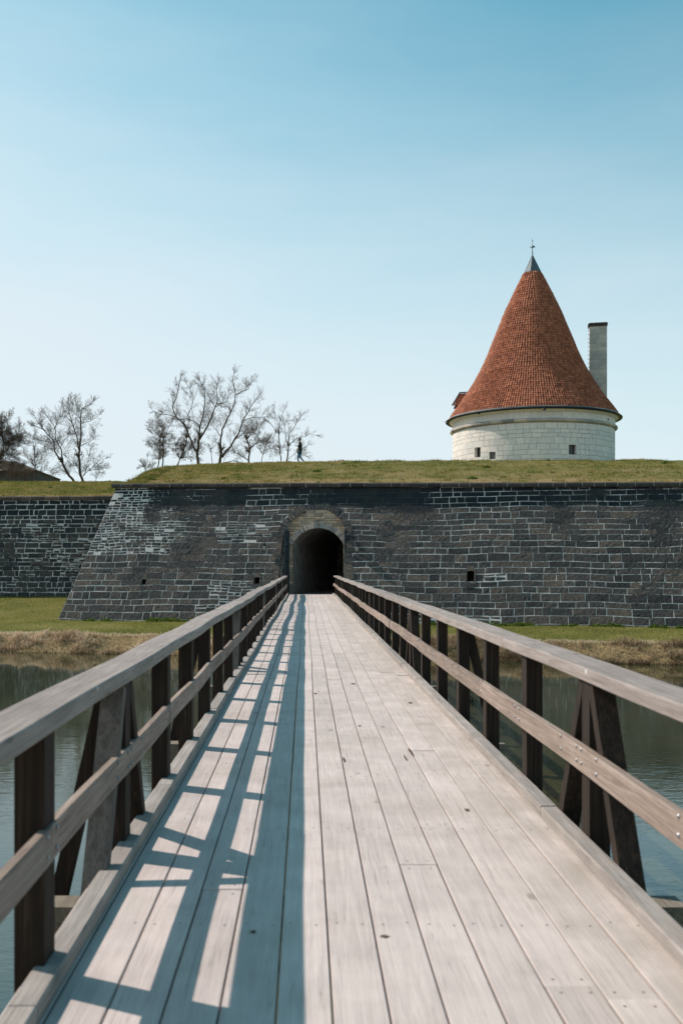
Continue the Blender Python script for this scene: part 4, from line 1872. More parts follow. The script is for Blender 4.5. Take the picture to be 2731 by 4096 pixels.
# barge board and gable front, leaning outward at the foot
for sgn in (1, -1):
    g2.bar(tl(xr0 - .02, 0, zr + .07), tl(xe0 - .03, sgn * hw, ze + .02), .06, .16, side=(0, 0, 1))
g2.bar(tl(xr0 - .05, 0, zr + .09), tl(xr1, 0, zr + .09), .16, .10, side=(0, 0, 1))
g2.build('verge_board', M['zinc'], dr)
g3 = MB()
gx0 = xe0 + .32
g3.add([tl(gx0, -hw * .8, ze - .35), tl(gx0, hw * .8, ze - .35), tl(gx0, hw * .8, ze + .1), tl(xr0 + .1, 0, zr - .1), tl(gx0, -hw * .8, ze + .1),
        tl(xe1 + .8, -hw * .8, ze - .35), tl(xe1 + .8, hw * .8, ze - .35), tl(xe1 + .8, hw * .8, ze + .1), tl(xr1, 0, zr - .1), tl(xe1 + .8, -hw * .8, ze + .1)],
       [(0, 1, 2, 3, 4), (1, 6, 7, 2), (0, 4, 9, 5), (2, 7, 8, 3), (3, 8, 9, 4)])
g3.build('gable', M['post'], dr)

# chimney
ch = MB()
cx0, cx1 = crop_r(1134), crop_r(1252)
r4 = random.Random(6)
zt1 = zc(700) - .05
zcur = 14.0
CY = -1.6
cd = 1.0
while zcur < zt1:
    h = r4.choice((.42, .5, .36))
    z1_ = min(zt1, zcur + h)
    cuts = [cx0, cx0 + (cx1 - cx0) * r4.uniform(.3, .7), cx1] if r4.random() < .75 else [cx0, cx1]
    for a, b_ in zip(cuts[:-1], cuts[1:]):
        o_ = r4.uniform(0, .008)
        q = [tl(a + .008, CY + o_, zcur + .008), tl(b_ - .008, CY + o_, zcur + .008), tl(b_ - .008, CY + o_, z1_ - .008), tl(a + .008, CY + o_, z1_ - .008)]
        q2 = [tl(a + .008, CY - cd, zcur + .008), tl(b_ - .008, CY - cd, zcur + .008), tl(b_ - .008, CY - cd, z1_ - .008), tl(a + .008, CY - cd, z1_ - .008)]
        ch.add(q + q2, [(0, 1, 2, 3), (7, 6, 5, 4), (0, 4, 5, 1), (1, 5, 6, 2), (2, 6, 7, 3), (3, 7, 4, 0)], 0)
    zcur = z1_
q = [tl(a, b_, z_) for z_ in (14.0, zt1 - .02) for (a, b_) in ((cx0 + .02, CY - .01), (cx1 - .02, CY - .01), (cx1 - .02, CY - cd + .02), (cx0 + .02, CY - cd + .02))]
ch.add(q, [(0, 1, 5, 4), (1, 2, 6, 5), (2, 3, 7, 6), (3, 0, 4, 7)], 1)
ch.att = {'damp_shade': [0] * len(ch.v), 'pale': [0] * len(ch.v)}
M['chimstone'] = stone_mat('chimney_stone', (.36, .36, .33), (.50, .50, .46), (.62, .61, .57), (.2, .2, .2), .4, .6, .3)
cho = fixn(ch.build('chimney', [M['chimstone'], M['palejoint']], tw_))
cap_ = MB()
for (e_, z0_, z1_) in ((.07, zt1, zt1 + .14), (.13, zt1 + .14, zt1 + .30), (.0, zt1 + .30, zt1 + .38)):
    q = [tl(a, b_, z_) for z_ in (z0_, z1_) for (a, b_) in ((cx0 - e_, CY + e_), (cx1 + e_ * .5, CY + e_), (cx1 + e_ * .5, CY - cd - e_), (cx0 - e_, CY - cd - e_))]
    cap_.add(q, [(3, 2, 1, 0), (4, 5, 6, 7), (0, 1, 5, 4), (1, 2, 6, 5), (2, 3, 7, 6), (3, 0, 4, 7)])
cap_.att = {'damp_shade': [.2] * len(cap_.v), 'pale': [0] * len(cap_.v)}
cap_.build('chimney_cap', [M['coping']], cho)
lad = MB()
z_ = zc(1040)
while z_ < zt1 - .3:
    lad.tube([tl(cx0, CY - .25, z_), tl(cx0 - .13, CY - .25, z_), tl(cx0 - .13, CY - .6, z_), tl(cx0, CY - .6, z_)], .014, 5)
    z_ += .42
lad.build('climbing_iron', M['iron'], cho)


# floodlights on the eaves
def flood(loc, aim, label):
    e = empty('floodlight', loc, aim)
    tag(e, label, 'floodlight', 'floodlights round the tower eaves')
    a = MB()
    a.lathe([(.02, -.12), (.09, -.10), (.12, .06), (.125, .10)], 12, cap=True)
    hd = a.build('lamp_head', M['iron'], e)
    hd.rotation_euler = (math.radians(70), 0, 0)
    a = MB()
    a.tube([(0, .0, 0), (0, .10, .12), (0, .35, .2)], .018, 6)
    a.build('bracket', M['iron'], e)
    return e


def on_screen(cx_, cy_, extra=0):
    px, py = 1700 + cx_ * .574, 900 + cy_ * .574
    a, t_ = bearing_angle(min(1318, max(201, cx_)))
    return ray(px, py, t_ - .7 + extra)


flood(on_screen(372, 1312), 0, 'small dark floodlight on the tower eaves, above the left window')
flood(on_screen(828, 1285), 0, 'small dark floodlight at the middle of the tower eaves')
flood(on_screen(1290, 1320, .6), 0, 'small floodlight at the right end of the tower eaves, just below the tiles')
flood(on_screen(150, 1383, 1.0), math.radians(80), 'small floodlight on an arm sticking out at the far left of the eaves')
flood(on_screen(1266, 1358, .8), 0, 'pale floodlight on the frieze at the right, lowest of the tower lights')

# ------------------------------------------------------------------ wall lanterns
t = NT('lantern_glass')
nn = t.noise(t.coords(), 12, 3)
M['glass'] = t.fin(t.ramp(nn, [(.3, (.45, .42, .38)), (.7, (.62, .58, .52))]), .15, None, .5)


def lantern(px, py, label):
    p = ray(px, py, 52.0)
    # put it on the wall face
    z = p.z
    best = None
    for k in range(200):
        Z = 50 + k * .03
        q = ray(px, py, Z)
        uu = (q.x - O.x) * math.cos(TH) - (q.y - O.y) * math.sin(TH)
        vv = (q.x - O.x) * math.sin(TH) + (q.y - O.y) * math.cos(TH)
        if vv > (q.z - ZB) * TB:
            break
    q = q - N * .30
    e = empty('wall_lantern', q, -TH)
    e.scale = (.68, .68, .68)
    tag(e, label, 'lantern', 'lanterns beside the gateway')
    a = MB()
    n6 = 6
    def hexr(r_, z_): return [(r_ * math.cos(k * math.pi / 3), r_ * math.sin(k * math.pi / 3), z_) for k in range(6)]
    cageb, caget = hexr(.10, -.26), hexr(.17, .12)
    for k in range(6):
        a.bar(cageb[k], caget[k], .02, .02, side=(0, 0, 1) if False else (cageb[k][0], cageb[k][1], 0))
        a.bar(caget[k], caget[(k + 1) % 6], .025, .025, side=(0, 0, 1))
        a.bar(cageb[k], cageb[(k + 1) % 6], .022, .022, side=(0, 0, 1))
    a.build('frame', M['iron'], e)
    a = MB()
    a.add(hexr(.09, -.255) + hexr(.16, .11), [(k, (k + 1) % 6, (k + 1) % 6 + 6, k + 6) for k in range(6)] + [tuple(range(5, -1, -1))])
    a.build('glass', M['glass'], e)
    a = MB()
    a.add(hexr(.20, .12) + hexr(.13, .26) + hexr(.05, .31) + hexr(.02, .40), [(k + 6 * j, (k + 1) % 6 + 6 * j, (k + 1) % 6 + 6 * j + 6, k + 6 * j + 6) for j in range(3) for k in range(6)] + [tuple(range(5, -1, -1))])
    a.build('roof', M['iron'], e)
    a = MB()
    a.tube([(0, .0, -.26), (0, .02, -.36), (0, .18, -.42), (0, .44, -.36)], .02, 6)
    a.tube([(0, .18, -.42), (0, .30, -.52), (.02, .22, -.75), (.0, .16, -1.0)], .008, 5)
    a.bar((0, .42, -.5), (0, .46, -.2), .08, .05, side=(0, 1, 0))
    a.build('bracket', M['iron'], e)


lantern(1062, 2190, 'black wall lantern on the bastion, on the left side of the gateway arch')
lantern(1431, 2193, 'black wall lantern on the bastion, on the right side of the gateway arch')

# ------------------------------------------------------------------ building at far left
t = NT('old_roof_shingle')
nn = t.noise(t.coords((1, 1, 4)), 2.2, 5, .7)
M['shingle'] = t.fin(t.ramp(nn, [(.3, (.035, .026, .02)), (.7, (.085, .065, .05))]), .9, t.bump(nn, .5, .1), .2)
t = NT('old_render')
nn = t.noise(t.coords(), 1.4, 5, .7)
M['render'] = t.fin(t.ramp(nn, [(.3, (.05, .042, .036)), (.7, (.13, .115, .10))]), .9, t.bump(nn, .3, .05), .2)
bl = empty('old_building', (-42, 118, 0))
tag(bl, 'low dark roofed building half hidden behind bare trees at the far left', 'building')
ZBD = 118
def bp(px, py, dz_=0): 
    q = ray(px, py, ZBD + dz_)
    return q - Vector((-42, 118, 0))
a = MB()
A0, A1, A2, A3 = bp(-260, 1818), bp(20, 1832), bp(146, 1872), bp(146, 1990)
bot = 0
f1 = [bp(-260, 1818), bp(15, 1831), bp(146, 1870), bp(146, 1880), bp(-260, 1880)]
dv = Vector((0, 12, 0))
a.add([bp(-260, 1880), bp(142, 1880), bp(142, 1990), bp(-260, 1990)] + [p + dv for p in (bp(-260, 1880), bp(142, 1880), bp(142, 1990), bp(-260, 1990))],
      [(0, 3, 2, 1), (1, 2, 6, 5), (5, 6, 7, 4), (4, 7, 3, 0)])
wallo = a.build('wall', M['render'], bl)
a = MB()
rb = Vector((0, 6, 0))
a.add([bp(-260, 1884) - Vector((0, .4, 0)), bp(150, 1884) - Vector((0, .4, 0)), bp(20, 1829) + rb * .8, bp(-260, 1815) + rb * .8,
       bp(150, 1884) + dv, bp(-260, 1884) + dv], [(0, 1, 2, 3), (1, 4, 2), (4, 5, 3, 2), (0, 5, 4, 1)])
a.build('roof', M['shingle'], bl)

# ------------------------------------------------------------------ trees
t = NT('bark')
nn = t.noise(t.coords((1, 1, .3)), 9, 5, .7)
nb = t.noise(t.coords(), .8, 3, .6)
col = t.ramp(nn, [(.3, (.045, .036, .028)), (.7, (.12, .095, .07))])
col = t.mix(t.ramp(nb, [(.5, 0), (.7, .7)]), col, (.16, .085, .035))
M['bark'] = t.fin(col, .9, t.bump(nn, .5, .03), .15)
t = NT('twig_bark')
nn = t.noise(t.coords(), 3, 3, .7)
M['twig'] = t.fin(t.ramp(nn, [(.3, (.085, .066, .052)), (.7, (.16, .12, .085))]), .9, None, .1)


def tree(cropoff, scale, Z, limbs, label, seed, twig_len=1.3, dens=1.0,  group='bare trees behind the ramparts', base_z=8.0, r0=.17, levels=3, up=.35, tr=.016):
    tr *= .42
    dens *= 2.2
    twig_len *= 1.14
    up *= .8
    limbs = [(a_ * .8, max(.014, b_ * .75), c_) for a_, b_, c_ in limbs]
    twig_len *= 1.45
    """limbs: list of (radius_start, radius_end, [(cx, cy), ...]) main boughs; twigs grow from them in every direction"""
    r_ = random.Random(seed)
    ox, oy = cropoff
    pts0 = ray(ox + limbs[0][2][0][0] * scale, oy + limbs[0][2][0][1] * scale, Z)
    base = Vector((pts0.x, Z, base_z))
    e = empty('bare_tree', base)
    tag(e, label, 'tree', group)
    tk, tg = MB(), MB()
    m_per = scale * Z / F
    for li, (ra, rb_, pl) in enumerate(limbs):
        P3_ = []
        drift = r_.uniform(-.5, .5)
        for k, (cx_, cy_) in enumerate(pl):
            q = ray(ox + cx_ * scale, oy + cy_ * scale, Z)
            if li > 0: q.y += drift * (k / max(1, len(pl) - 1)) * 2.2
            P3_.append(q - base)
        if li == 0:
            P3_ = [Vector((P3_[0].x + .05, 0, 0))] + P3_
        # subdivide with wiggle
        S = [P3_[0]]
        for a, b_ in zip(P3_[:-1], P3_[1:]):
            L = (b_ - a).length
            n_ = max(1, int(L / .35))
            for k in range(1, n_ + 1):
                q = a.lerp(b_, k / n_)
                if k < n_ : q += Vector((r_.uniform(-1, 1), r_.uniform(-1, 1), r_.uniform(-1, 1))) * .045
                S.append(q)
        R_ = [ra + (rb_ - ra) * (k / (len(S) - 1)) ** .8 for k in range(len(S))]
        if li == 0: R_[0] *= 1.25
        tk.tube(S, R_, 7 if ra > .08 else 5)

        def grow(p, d, L, rad, lv):
            n_ = max(2, int(L / .22))
            q = [p]
            dd = d.copy()
            rads = [rad]
            for k in range(n_):
                dd = (dd + Vector((r_.uniform(-1, 1), r_.uniform(-1, 1), r_.uniform(-1, 1))) * .24 + Vector((0, 0, up * .16))).normalized()
                q.append(q[-1] + dd * L / n_)
                rads.append(max(tr * .55, rad * (1 - .75 * (k + 1) / n_)))
            tg.tube(q, rads, 3, cap=False)
            if lv < levels:
                m_ = int((1.5 + L * (3.6 if lv == 1 else 5.0)) * dens)
                for k in range(m_):
                    f_ = (k + r_.uniform(.3, 1)) / m_ * .9 + .1
                    i_ = min(n_ - 1, int(f_ * n_))
                    pp = q[i_].lerp(q[i_ + 1], min(1, f_ * n_ - i_))
                    tdir = (q[i_ + 1] - q[i_]).normalized()
                    sd = Vector((r_.uniform(-1, 1), r_.uniform(-1, 1), r_.uniform(-1, 1)))
                    sd = (sd - tdir * sd.dot(tdir)).normalized()
                    an = math.radians(r_.uniform(28, 62))
                    nd = tdir * math.cos(an) + sd * math.sin(an)
                    grow(pp, nd, L * r_.uniform(.28, .55) * (1.15 - .5 * f_), max(tr * .75, rads[i_] * .62), lv + 1)
        total = sum((S[k + 1] - S[k]).length for k in range(len(S) - 1))
        # side shoots
        start = .5 if li == 0 else .15
        ns = int(total * 2.3 * dens)
        for k in range(ns):
            f_ = start + (1 - start) * r_.random() ** .8
            i_ = min(len(S) - 2, int(f_ * (len(S) - 1)))
            if li == 0 and S[i_].z + base.z < pts0.z + .6: continue
            tdir = (S[i_ + 1] - S[i_]).normalized()
            sd = Vector((r_.uniform(-1, 1), r_.uniform(-.8, .8), r_.uniform(-.3, 1))).normalized()
            sd = (sd - tdir * sd.dot(tdir)).normalized()
            nd = (tdir * .75 + sd * .8).normalized()
            L = twig_len * r_.uniform(.45, 1.15) * (1.0 - .5 * f_)
            grow(S[i_], nd, L, max(tr, min(.016, R_[i_] * .3)), 1)
        # leader
        tdir = (S[-1] - S[-2]).normalized()
        for k in range(3):
            nd = (tdir + Vector((r_.uniform(-.5, .5), r_.uniform(-.5, .5), r_.uniform(-.2, .4)))).normalized()
            grow(S[-1], nd, twig_len * r_.uniform(.3, .55), rb_ * .8, 1)
    tk.build('trunk', M['bark'], e)
    tg.build('crown', M['twig'], e)
    return e


SC = .4464
A_ = (600, 1450)
B0 = (0, 1450)
tree(A_, SC, 88, [
    (.20, .15, [(435, 915), (425, 800), (440, 680)]),
    (.12, .035, [(412, 800), (350, 660), (310, 560), (240, 490), (210, 420), (245, 330), (270, 230), (285, 150)]),
    (.05, .02, [(240, 490), (130, 460), (60, 460), (10, 410)]),
    (.11, .03, [(440, 680), (450, 570), (485, 460), (495, 330), (495, 260), (455, 180)]),
    (.07, .025, [(452, 580), (400, 530), (330, 500), (260, 505)]),
    (.12, .03, [(445, 690), (520, 560), (580, 400), (600, 340), (590, 240), (605, 160)]),
    (.05, .02, [(585, 400), (520, 290), (450, 170)]),
    (.05, .02, [(600, 370), (690, 350), (700, 280)]),
    (.05, .02, [(330, 500), (370, 420), (400, 330), (350, 220)]),
], 'tall many-forked bare tree, left of the two biggest trees', 1, base_z=8.3, twig_len=1.15, dens=.85, levels=3)
tree(A_, SC, 90, [
    (.22, .16, [(622, 915), (632, 850), (640, 800)]),
    (.13, .035, [(628, 810), (635, 680), (650, 600), (700, 500), (760, 380), (770, 280), (745, 180), (758, 120)]),
    (.06, .02, [(768, 290), (880, 230), (905, 150)]),
    (.05, .02, [(635, 660), (590, 600), (545, 540)]),
    (.14, .035, [(645, 850), (740, 720), (800, 620), (840, 500), (900, 390), (975, 290)]),
    (.05, .02, [(840, 520), (920, 490), (1035, 482)]),
    (.07, .025, [(745, 710), (830, 635), (940, 630), (985, 690)]),
    (.06, .03, [(650, 900), (740, 880), (810, 895)]),
    (.05, .02, [(735, 440), (700, 400), (650, 405), (600, 380)]),
], 'tall bare tree with a low V-shaped fork, right of the two biggest trees', 2, base_z=8.3, twig_len=1.1, dens=.85)
tree(A_, SC, 93, [
    (.13, .10, [(885, 895), (893, 780), (872, 700)]),
    (.07, .025, [(872, 700), (850, 640), (880, 570)]),
    (.07, .025, [(892, 770), (980, 700), (1050, 740), (1110, 780)]),
    (.06, .025, [(884, 880), (800, 820), (725, 792)]),
    (.05, .02, [(872, 690), (930, 610), (985, 580)]),
], 'low spreading brownish bare tree just right of the big V-forked tree', 3, base_z=8.0, twig_len=1.0, dens=1.2)
tree(A_, SC, 91, [
    (.09, .06, [(1175, 895), (1165, 780), (1155, 650)]),
    (.05, .02, [(1155, 650), (1165, 540), (1205, 440)]),
    (.04, .018, [(1155, 645), (1100, 570), (1062, 520), (1052, 440)]),
    (.035, .018, [(1158, 560), (1130, 500), (1115, 440)]),
], 'slender upright bare tree with a narrow vase crown, left of the walking person', 4, base_z=8.0, twig_len=.85, dens=.9, tr=.014)
tree(A_, SC, 86, [
    (.11, .08, [(1222, 892), (1240, 760)]),
    (.05, .02, [(1240, 760), (1212, 640), (1200, 560), (1230, 480)]),
    (.05, .02, [(1242, 745), (1300, 690), (1350, 670), (1395, 668), (1430, 640), (1480, 655)]),
    (.045, .018, [(1240, 700), (1250, 640), (1300, 570), (1365, 480)]),
    (.03, .018, [(1240, 870), (1310, 800), (1400, 830)]),
    (.03, .018, [(1300, 870), (1360, 780), (1410, 740)]),
], 'bare tree with a long bough reaching right behind the walking person', 5, base_z=8.0, twig_len=.85, dens=.9, tr=.014)
tree(A_, SC, 96, [
    (.10, .06, [(70, 945), (90, 800), (95, 680)]),
    (.05, .02, [(95, 680), (30, 600), (15, 560)]),
    (.05, .02, [(95, 680), (130, 600), (95, 520)]),
    (.04, .02, [(85, 820), (40, 760), (-10, 740)]),
], 'upright bare tree with a dense rounded crown, leftmost tall tree of the middle group', 6, base_z=8.0, twig_len=1.05, dens=1.1)
tree(A_, SC, 94, [
    (.11, .07, [(112, 925), (125, 800), (120, 690)]),
    (.05, .02, [(120, 690), (170, 590), (200, 530)]),
    (.05, .02, [(122, 740), (60, 690), (30, 650)]),
    (.04, .02, [(124, 790), (200, 720), (240, 690)]),
], 'fine twigged bare tree just left of the many-forked big tree', 7, base_z=8.0, twig_len=1.0, dens=1.1)
tree(A_, SC, 92, [
    (.10, .06, [(240, 925), (300, 800), (330, 690)]),
    (.06, .02, [(330, 690), (325, 600), (345, 540)]),
    (.05, .02, [(270, 870), (230, 800), (220, 700)]),
    (.05, .02, [(300, 810), (380, 760), (400, 700)]),
    (.04, .02, [(280, 860), (350, 840), (400, 850)]),
], 'brown tangled bare tree leaning towards the many-forked big tree', 8, base_z=8.0, twig_len=.8, dens=1.5)
tree(A_, SC, 98, [
    (.06, .04, [(560, 900), (550, 820), (540, 760)]),
    (.04, .018, [(545, 780), (600, 720), (590, 690)]),
    (.04, .018, [(545, 780), (500, 740)]),
], 'small bare tree low in the gap between the two biggest trees', 9, base_z=8.0, twig_len=.7, dens=1.0, tr=.013)
tree(A_, SC, 98, [
    (.06, .04, [(1000, 895), (1020, 800), (1060, 690)]),
    (.04, .018, [(1015, 820), (960, 760), (950, 700)]),
    (.04, .018, [(1040, 740), (1100, 690), (1120, 650)]),
], 'small bare tree low between the spreading brown tree and the slender upright tree', 10, base_z=8.0, twig_len=.75, dens=1.1, tr=.013)
tree(A_, SC, 104, [
    (.06, .04, [(-20, 1010), (-50, 940), (-75, 900)]),
    (.04, .018, [(-45, 950), (-20, 880), (-25, 850)]),
    (.03, .018, [(-60, 930), (-90, 940)]),
    (.03, .018, [(-40, 960), (10, 900)]),
], 'small grey bare tree peeping over the left slope of the rampart', 11, base_z=7.0, twig_len=.7, dens=1.3, tr=.014)
# left group
tree(B0, SC, 100, [
    (.19, .15, [(672, 1075), (600, 980), (560, 900)]),
    (.12, .05, [(560, 900), (500, 800), (492, 700), (410, 610), (360, 590)]),
    (.11, .03, [(565, 900), (545, 770), (490, 680), (485, 590), (440, 520), (390, 450)]),
    (.05, .02, [(487, 600), (540, 490), (560, 400)]),
    (.05, .02, [(550, 750), (570, 690), (620, 650)]),
    (.04, .02, [(500, 720), (400, 710), (330, 690)]),
    (.04, .02, [(500, 810), (430, 760), (350, 720)]),
    (.05, .02, [(410, 615), (370, 560), (330, 490)]),
], 'bare tree whose dark trunk leans left, on the bank above the set-back wall', 12, base_z=7.9, twig_len=1.15, dens=.95, group='bare trees behind the ramparts')
tree(B0, SC, 99, [
    (.20, .15, [(748, 1075), (715, 970), (710, 860)]),
    (.13, .04, [(710, 860), (720, 760), (735, 640), (735, 520), (750, 430), (845, 375)]),
    (.10, .03, [(712, 800), (690, 650), (650, 540), (630, 440), (650, 360)]),
    (.06, .02, [(735, 530), (690, 450), (672, 340)]),
    (.05, .02, [(722, 750), (800, 710), (852, 660), (840, 635)]),
    (.06, .02, [(745, 1020), (800, 970), (920, 955)]),
    (.05, .02, [(735, 545), (800, 520), (870, 460)]),
    (.05, .02, [(650, 545), (590, 480), (560, 400)]),
    (.04, .02, [(705, 930), (640, 880), (600, 850)]),
    (.04, .02, [(760, 1010), (790, 880), (800, 800)]),
    (.04, .02, [(800, 970), (890, 880), (930, 860)]),
], 'upright dark bare tree, right one of the crossing pair on the curtain rampart', 13, base_z=7.9, twig_len=1.1, dens=.95)
tree(B0, SC, 108, [
    (.22, .15, [(-40, 1075), (-15, 950), (0, 870)]),
    (.12, .04, [(0, 870), (30, 820), (22, 700), (10, 600), (0, 500)]),
    (.09, .03, [(25, 840), (90, 740), (150, 650), (165, 590)]),
    (.07, .03, [(-5, 880), (60, 810), (120, 850)]),
    (.07, .03, [(22, 700), (60, 590), (75, 490)]),
    (.09, .03, [(-5, 880), (-60, 760), (-80, 600), (-60, 500)]),
    (.06, .02, [(-20, 950), (100, 960), (180, 940), (230, 960)]),
    (.06, .02, [(60, 800), (140, 720), (200, 730)]),
], 'big brownish bare tree cut off by the left edge, in front of the dark building', 14, base_z=7.0, twig_len=1.3, dens=1.35)
tree(B0, SC, 104, [
    (.09, .06, [(330, 1070), (315, 900), (312, 800)]),
    (.04, .02, [(312, 800), (290, 690), (300, 640)]),
    (.04, .02, [(315, 940), (380, 850), (400, 790)]),
    (.04, .02, [(315, 930), (250, 860), (230, 800)]),
    (.04, .02, [(320, 990), (420, 960), (480, 980)]),
], 'thin greyish bare tree between the dark building and the left-leaning tree', 15, base_z=7.6, twig_len=1.0, dens=1.1, tr=.014)
for k, (bx, lab) in enumerate(((120, 'low brown bare shrub in front of the dark building wall'), (210, 'low brown bare shrub at the right end of the dark building'), (470, 'low bare shrub left of the foot of the left-leaning tree'), (860, 'low thin bare shrub right of the upright tree of the crossing pair'))):
    tree(B0, SC, 97 + k, [
        (.04, .03, [(bx, 1075), (bx + 5, 1020)]),
        (.03, .015, [(bx + 3, 1040), (bx - 40, 980)]),
        (.03, .015, [(bx + 3, 1040), (bx + 45, 985)]),
    ], lab, 30 + k, base_z=7.9, twig_len=.85 if k < 2 else .6, dens=1.6 if k < 2 else 1.0, tr=.012, group='bare shrubs behind the curtain rampart')

# ------------------------------------------------------------------ the walking person
def person():
    s_ = .00192 * .98
    foot = None
    Zp = 70.2
    gp = ray(1197, 1848, Zp)
    # sit on the rampart surface
    d2 = (RV[..., 0] - gp.x) ** 2 + (RV[..., 1] - Zp) ** 2
    k = np.unravel_index(np.argmin(d2), d2.shape)
    gz = float(RV[k][2]) + .0
    e = empty('person', (gp.x, Zp, gz))
    tag(e, 'person in dark jacket and blue jeans walking left along the grassy rampart', 'person')

    def L(px, py, y=0): return Vector(((px - 650) * s_, y, (1352 - py) * s_))

    def skin(name, chain, mat, sub=2, root=0):
        """chain: verts [(pos, radius)], edges"""
        vs_, es = chain
        me = bpy.data.meshes.new(name)
        me.from_pydata([tuple(v[0]) for v in vs_], es, [])
        o = bpy.data.objects.new(name, me)
        C.objects.link(o)
        o.parent = e
        sm = o.modifiers.new('skin', 'SKIN')
        sm.use_smooth_shade = True
        for i, v in enumerate(vs_):
            rv = v[1] if hasattr(v[1], '__len__') else (v[1], v[1])
            me.skin_vertices[0].data[i].radius = rv
            me.skin_vertices[0].data[i].use_root = (i == root)
        ss = o.modifiers.new('sub', 'SUBSURF')
        ss.levels = sub
        ss.render_levels = sub
        me.materials.append(mat)
        return o

    def cloth(name, c, rough=.85):
        t = NT(name)
        n_ = t.noise(t.coords(), 25, 4)
        cc = t.mix(t.ramp(n_, [(.3, 0), (.7, 1)]), tuple(x * .7 for x in c), c)
        return t.fin(cc, rough, t.bump(n_, .3, .01), .2)
    skinm = cloth('skin_tone', (.45, .27, .20), .6)
    jack = cloth('dark_jacket_cloth', (.030, .032, .030))
    jean = cloth('blue_denim', (.03, .12, .20))
    hair = cloth('dark_hair', (.02, .025, .03))
    beige = cloth('beige_cloth', (.42, .36, .27))
    shoe = cloth('dark_shoe_leather', (.02, .022, .025), .5)
    # body: one continuous figure (pelvis root), arms, legs, head and fingers
    V_ = []
    E_ = []

    def add(p, r_, par=None):
        V_.append((p, r_))
        i = len(V_) - 1
        if par is not None: E_.append((par, i))
        return i
    pel = add(L(668, 935), (.10, .08))
    wa = add(L(674, 830), (.09, .075), pel)
    chs = add(L(680, 700), (.10, .085), wa)
    up_ = add(L(680, 600), (.10, .075), chs)
    nk = add(L(668, 545), .058, up_)
    jaw = add(L(650, 515), .066, nk)
    hd = add(L(645, 475), (.088, .082), jaw)
    tp = add(L(650, 440), .07, hd)
    no = add(L(608, 492), .014, hd)
    for sy in (-1, 1):
        h1 = add(L(655, 985, sy * .085), .088, pel)
        if sy == -1:   # near leg trails behind
            k1 = add(L(680, 1150, sy * .09), .058, h1)
            a1 = add(L(835, 1310, sy * .09), .038, k1)
            f1 = add(L(862, 1338, sy * .09), .04, a1)
            f2 = add(L(835, 1352, sy * .09), .03, f1)
        else:
            k1 = add(L(605, 1160, sy * .09), .058, h1)
            a1 = add(L(606, 1320, sy * .09), .038, k1)
            f1 = add(L(590, 1345, sy * .09), .038, a1)
            f2 = add(L(540, 1348, sy * .09), .026, f1)
        sh = add(L(680, 590, sy * .17), .062, up_)
        if sy == -1:
            el = add(L(640, 735, sy * .20), .045, sh)
            wr = add(L(545, 722, sy * .16), .028, el)
            pm = add(L(522, 716, sy * .15), (.036, .018), wr)
            hand_x, hand_y, hyy = 522, 716, sy * .15
            for f_ in range(4):
                b_ = add(L(503, 706 + f_ * 5, hyy + .012 * (f_ - 1.5)), .0095, pm)
                m_ = add(L(488 + abs(f_ - 1) * 3, 698 + f_ * 5, hyy + .014 * (f_ - 1.5)), .0085, b_)
                add(L(482 + abs(f_ - 1) * 4, 684 + f_ * 5, hyy + .013 * (f_ - 1.5)), .007, m_)
            th = add(L(520, 695, hyy + .02), .011, pm)
            add(L(505, 682, hyy + .02), .009, th)
        else:
            el = add(L(655, 745, sy * .21), .045, sh)
            wr = add(L(600, 850, sy * .18), .028, el)
            pm = add(L(588, 875, sy * .17), (.036, .018), wr)
            hyy = sy * .17
            for f_ in range(4):
                b_ = add(L(578, 892 + f_ * 2, hyy + .014 * (f_ - 1.5)), .0095, pm)
                m_ = add(L(578, 908 + f_ * 3, hyy + .014 * (f_ - 1.5)), .0085, b_)
                add(L(586, 918 + f_ * 3, hyy + .013 * (f_ - 1.5)), .007, m_)
            th = add(L(572, 872, hyy - .02), .011, pm)
            add(L(566, 888, hyy - .02), .009, th)
    skin('body', (V_, E_), skinm)
    # trousers
    V_, E_ = [], []
    p = add(L(662, 945), (.14, .125))
    for sy in (-1, 1):
        h1 = add(L(660, 985, sy * .085), .100, p)
        if sy == -1:
            q = add(L(672, 1070, sy * .09), .082, h1)
            k1 = add(L(680, 1150, sy * .09), .068, q)
            c_ = add(L(745, 1215, sy * .09), .060, k1)
            add(L(822, 1298, sy * .09), .048, c_)
        else:
            q = add(L(620, 1070, sy * .09), .080, h1)
            k1 = add(L(604, 1160, sy * .09), .066, q)
            c_ = add(L(606, 1240, sy * .09), .058, k1)
            add(L(606, 1312, sy * .09), .048, c_)
    skin('trousers', (V_, E_), jean)
    # jacket with sleeves
    V_, E_ = [], []
    a0 = add(L(672, 1000), (.12, .11))
    a = add(L(672, 950), (.175, .15), a0)
    b_ = add(L(672, 840), (.165, .145), a)
    c_ = add(L(680, 700), (.175, .15), b_)
    d = add(L(682, 600), (.155, .125), c_)
    add(L(672, 556), .075, d)
    for sy in (-1, 1):
        sh = add(L(682, 592, sy * .17), .078, d)
        if sy == -1:
            el = add(L(642, 733, sy * .205), .058, sh)
            add(L(562, 724, sy * .165), .044, el)
        else:
            el = add(L(655, 745, sy * .215), .058, sh)
            add(L(610, 838, sy * .185), .044, el)
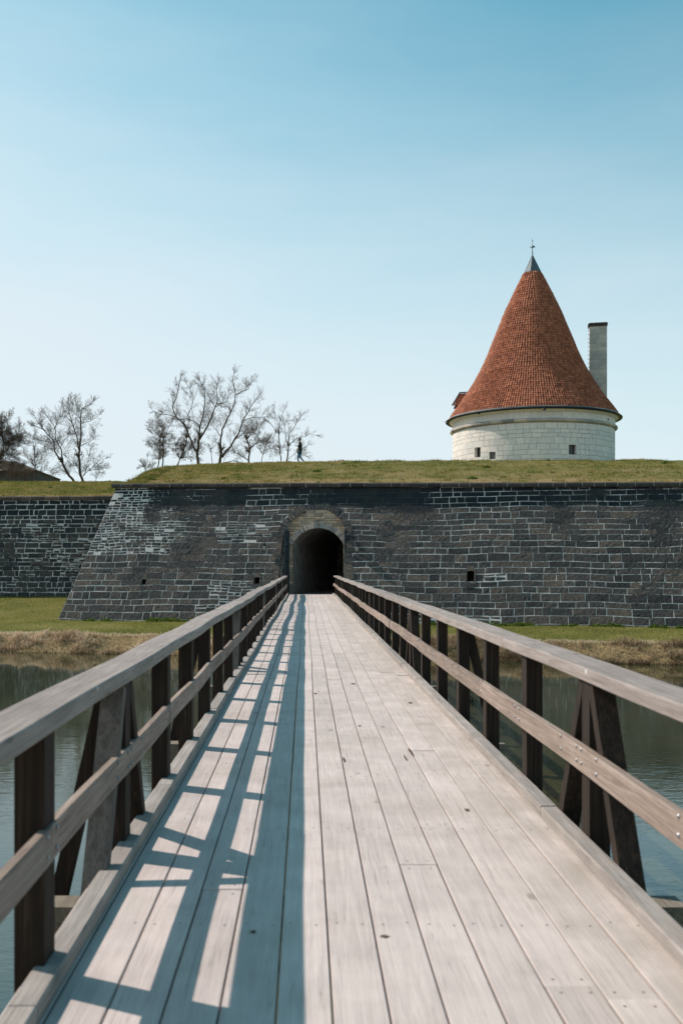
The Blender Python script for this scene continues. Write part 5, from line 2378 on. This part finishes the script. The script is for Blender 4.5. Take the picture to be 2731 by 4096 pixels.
    skin('jacket', (V_, E_), jack)
    # pale sleeve front panel / strap
    mb = MB()
    mb.tube([L(700, 555, -.10), L(660, 570, -.225), L(640, 640, -.265), L(628, 715, -.265)], [.016, .02, .022, .018], 6)
    mb.build('strap', beige, e)
    # hair / hood
    V_, E_ = [], []
    a = add(L(672, 470), (.075, .085))
    b_ = add(L(668, 440), (.075, .08), a)
    c_ = add(L(684, 515), .062, a)
    add(L(640, 436), .05, b_)
    skin('hair', (V_, E_), hair, 2)
    # ears, eyes, mouth
    for sy in (-1, 1):
        mb = MB()
        mb.tube([L(655, 470, sy * .080), L(658, 482, sy * .086), L(652, 494, sy * .078)], [.008, .014, .007], 6)
        mb.build('ear', skinm, e)
        mb = MB()
        q = L(604, 476, sy * .032) + Vector((.012, 0, 0))
        mb.lathe([(.001, -.012), (.010, -.006), (.012, 0), (.010, .006), (.001, .012)], 8)
        mb.v = [(v[0] + q.x, v[1] + q.y, v[2] + q.z) for v in mb.v]
        mb.build('eye', shoe, e)
        ax, ay = (848, 1336) if sy == -1 else (588, 1346)
        mb = MB()
        if sy == -1:
            mb.tube([L(868, 1322, sy * .09), L(856, 1340, sy * .09), L(822, 1350, sy * .09)], [.045, .046, .03], 8)
        else:
            mb.tube([L(614, 1335, sy * .09), L(590, 1343, sy * .09), L(540, 1348, sy * .09)], [.042, .046, .028], 8)
        mb.build('shoe', shoe, e)
    mb = MB()
    mb.tube([L(612, 512, -.02), L(608, 513, 0), L(612, 512, .02)], .005, 5)
    mb.build('mouth', beige, e)
    # shoulder bag carried at the hip
    bag = empty('shoulder_bag', e.location)
    tag(bag, 'small beige bag hanging at the front hip of the walking person', 'bag')
    mb = MB()
    mb.bar(L(590, 830, -.13), L(575, 950, -.13), .10, .16, side=(1, 0, 0), cham=.02)
    mb.build('pouch', beige, bag)
    mb = MB()
    mb.tube([L(592, 832, -.13), L(620, 700, -.21), L(670, 575, -.20), L(700, 560, -.05)], .009, 5)
    mb.build('strap', beige, bag)
    return e


person()
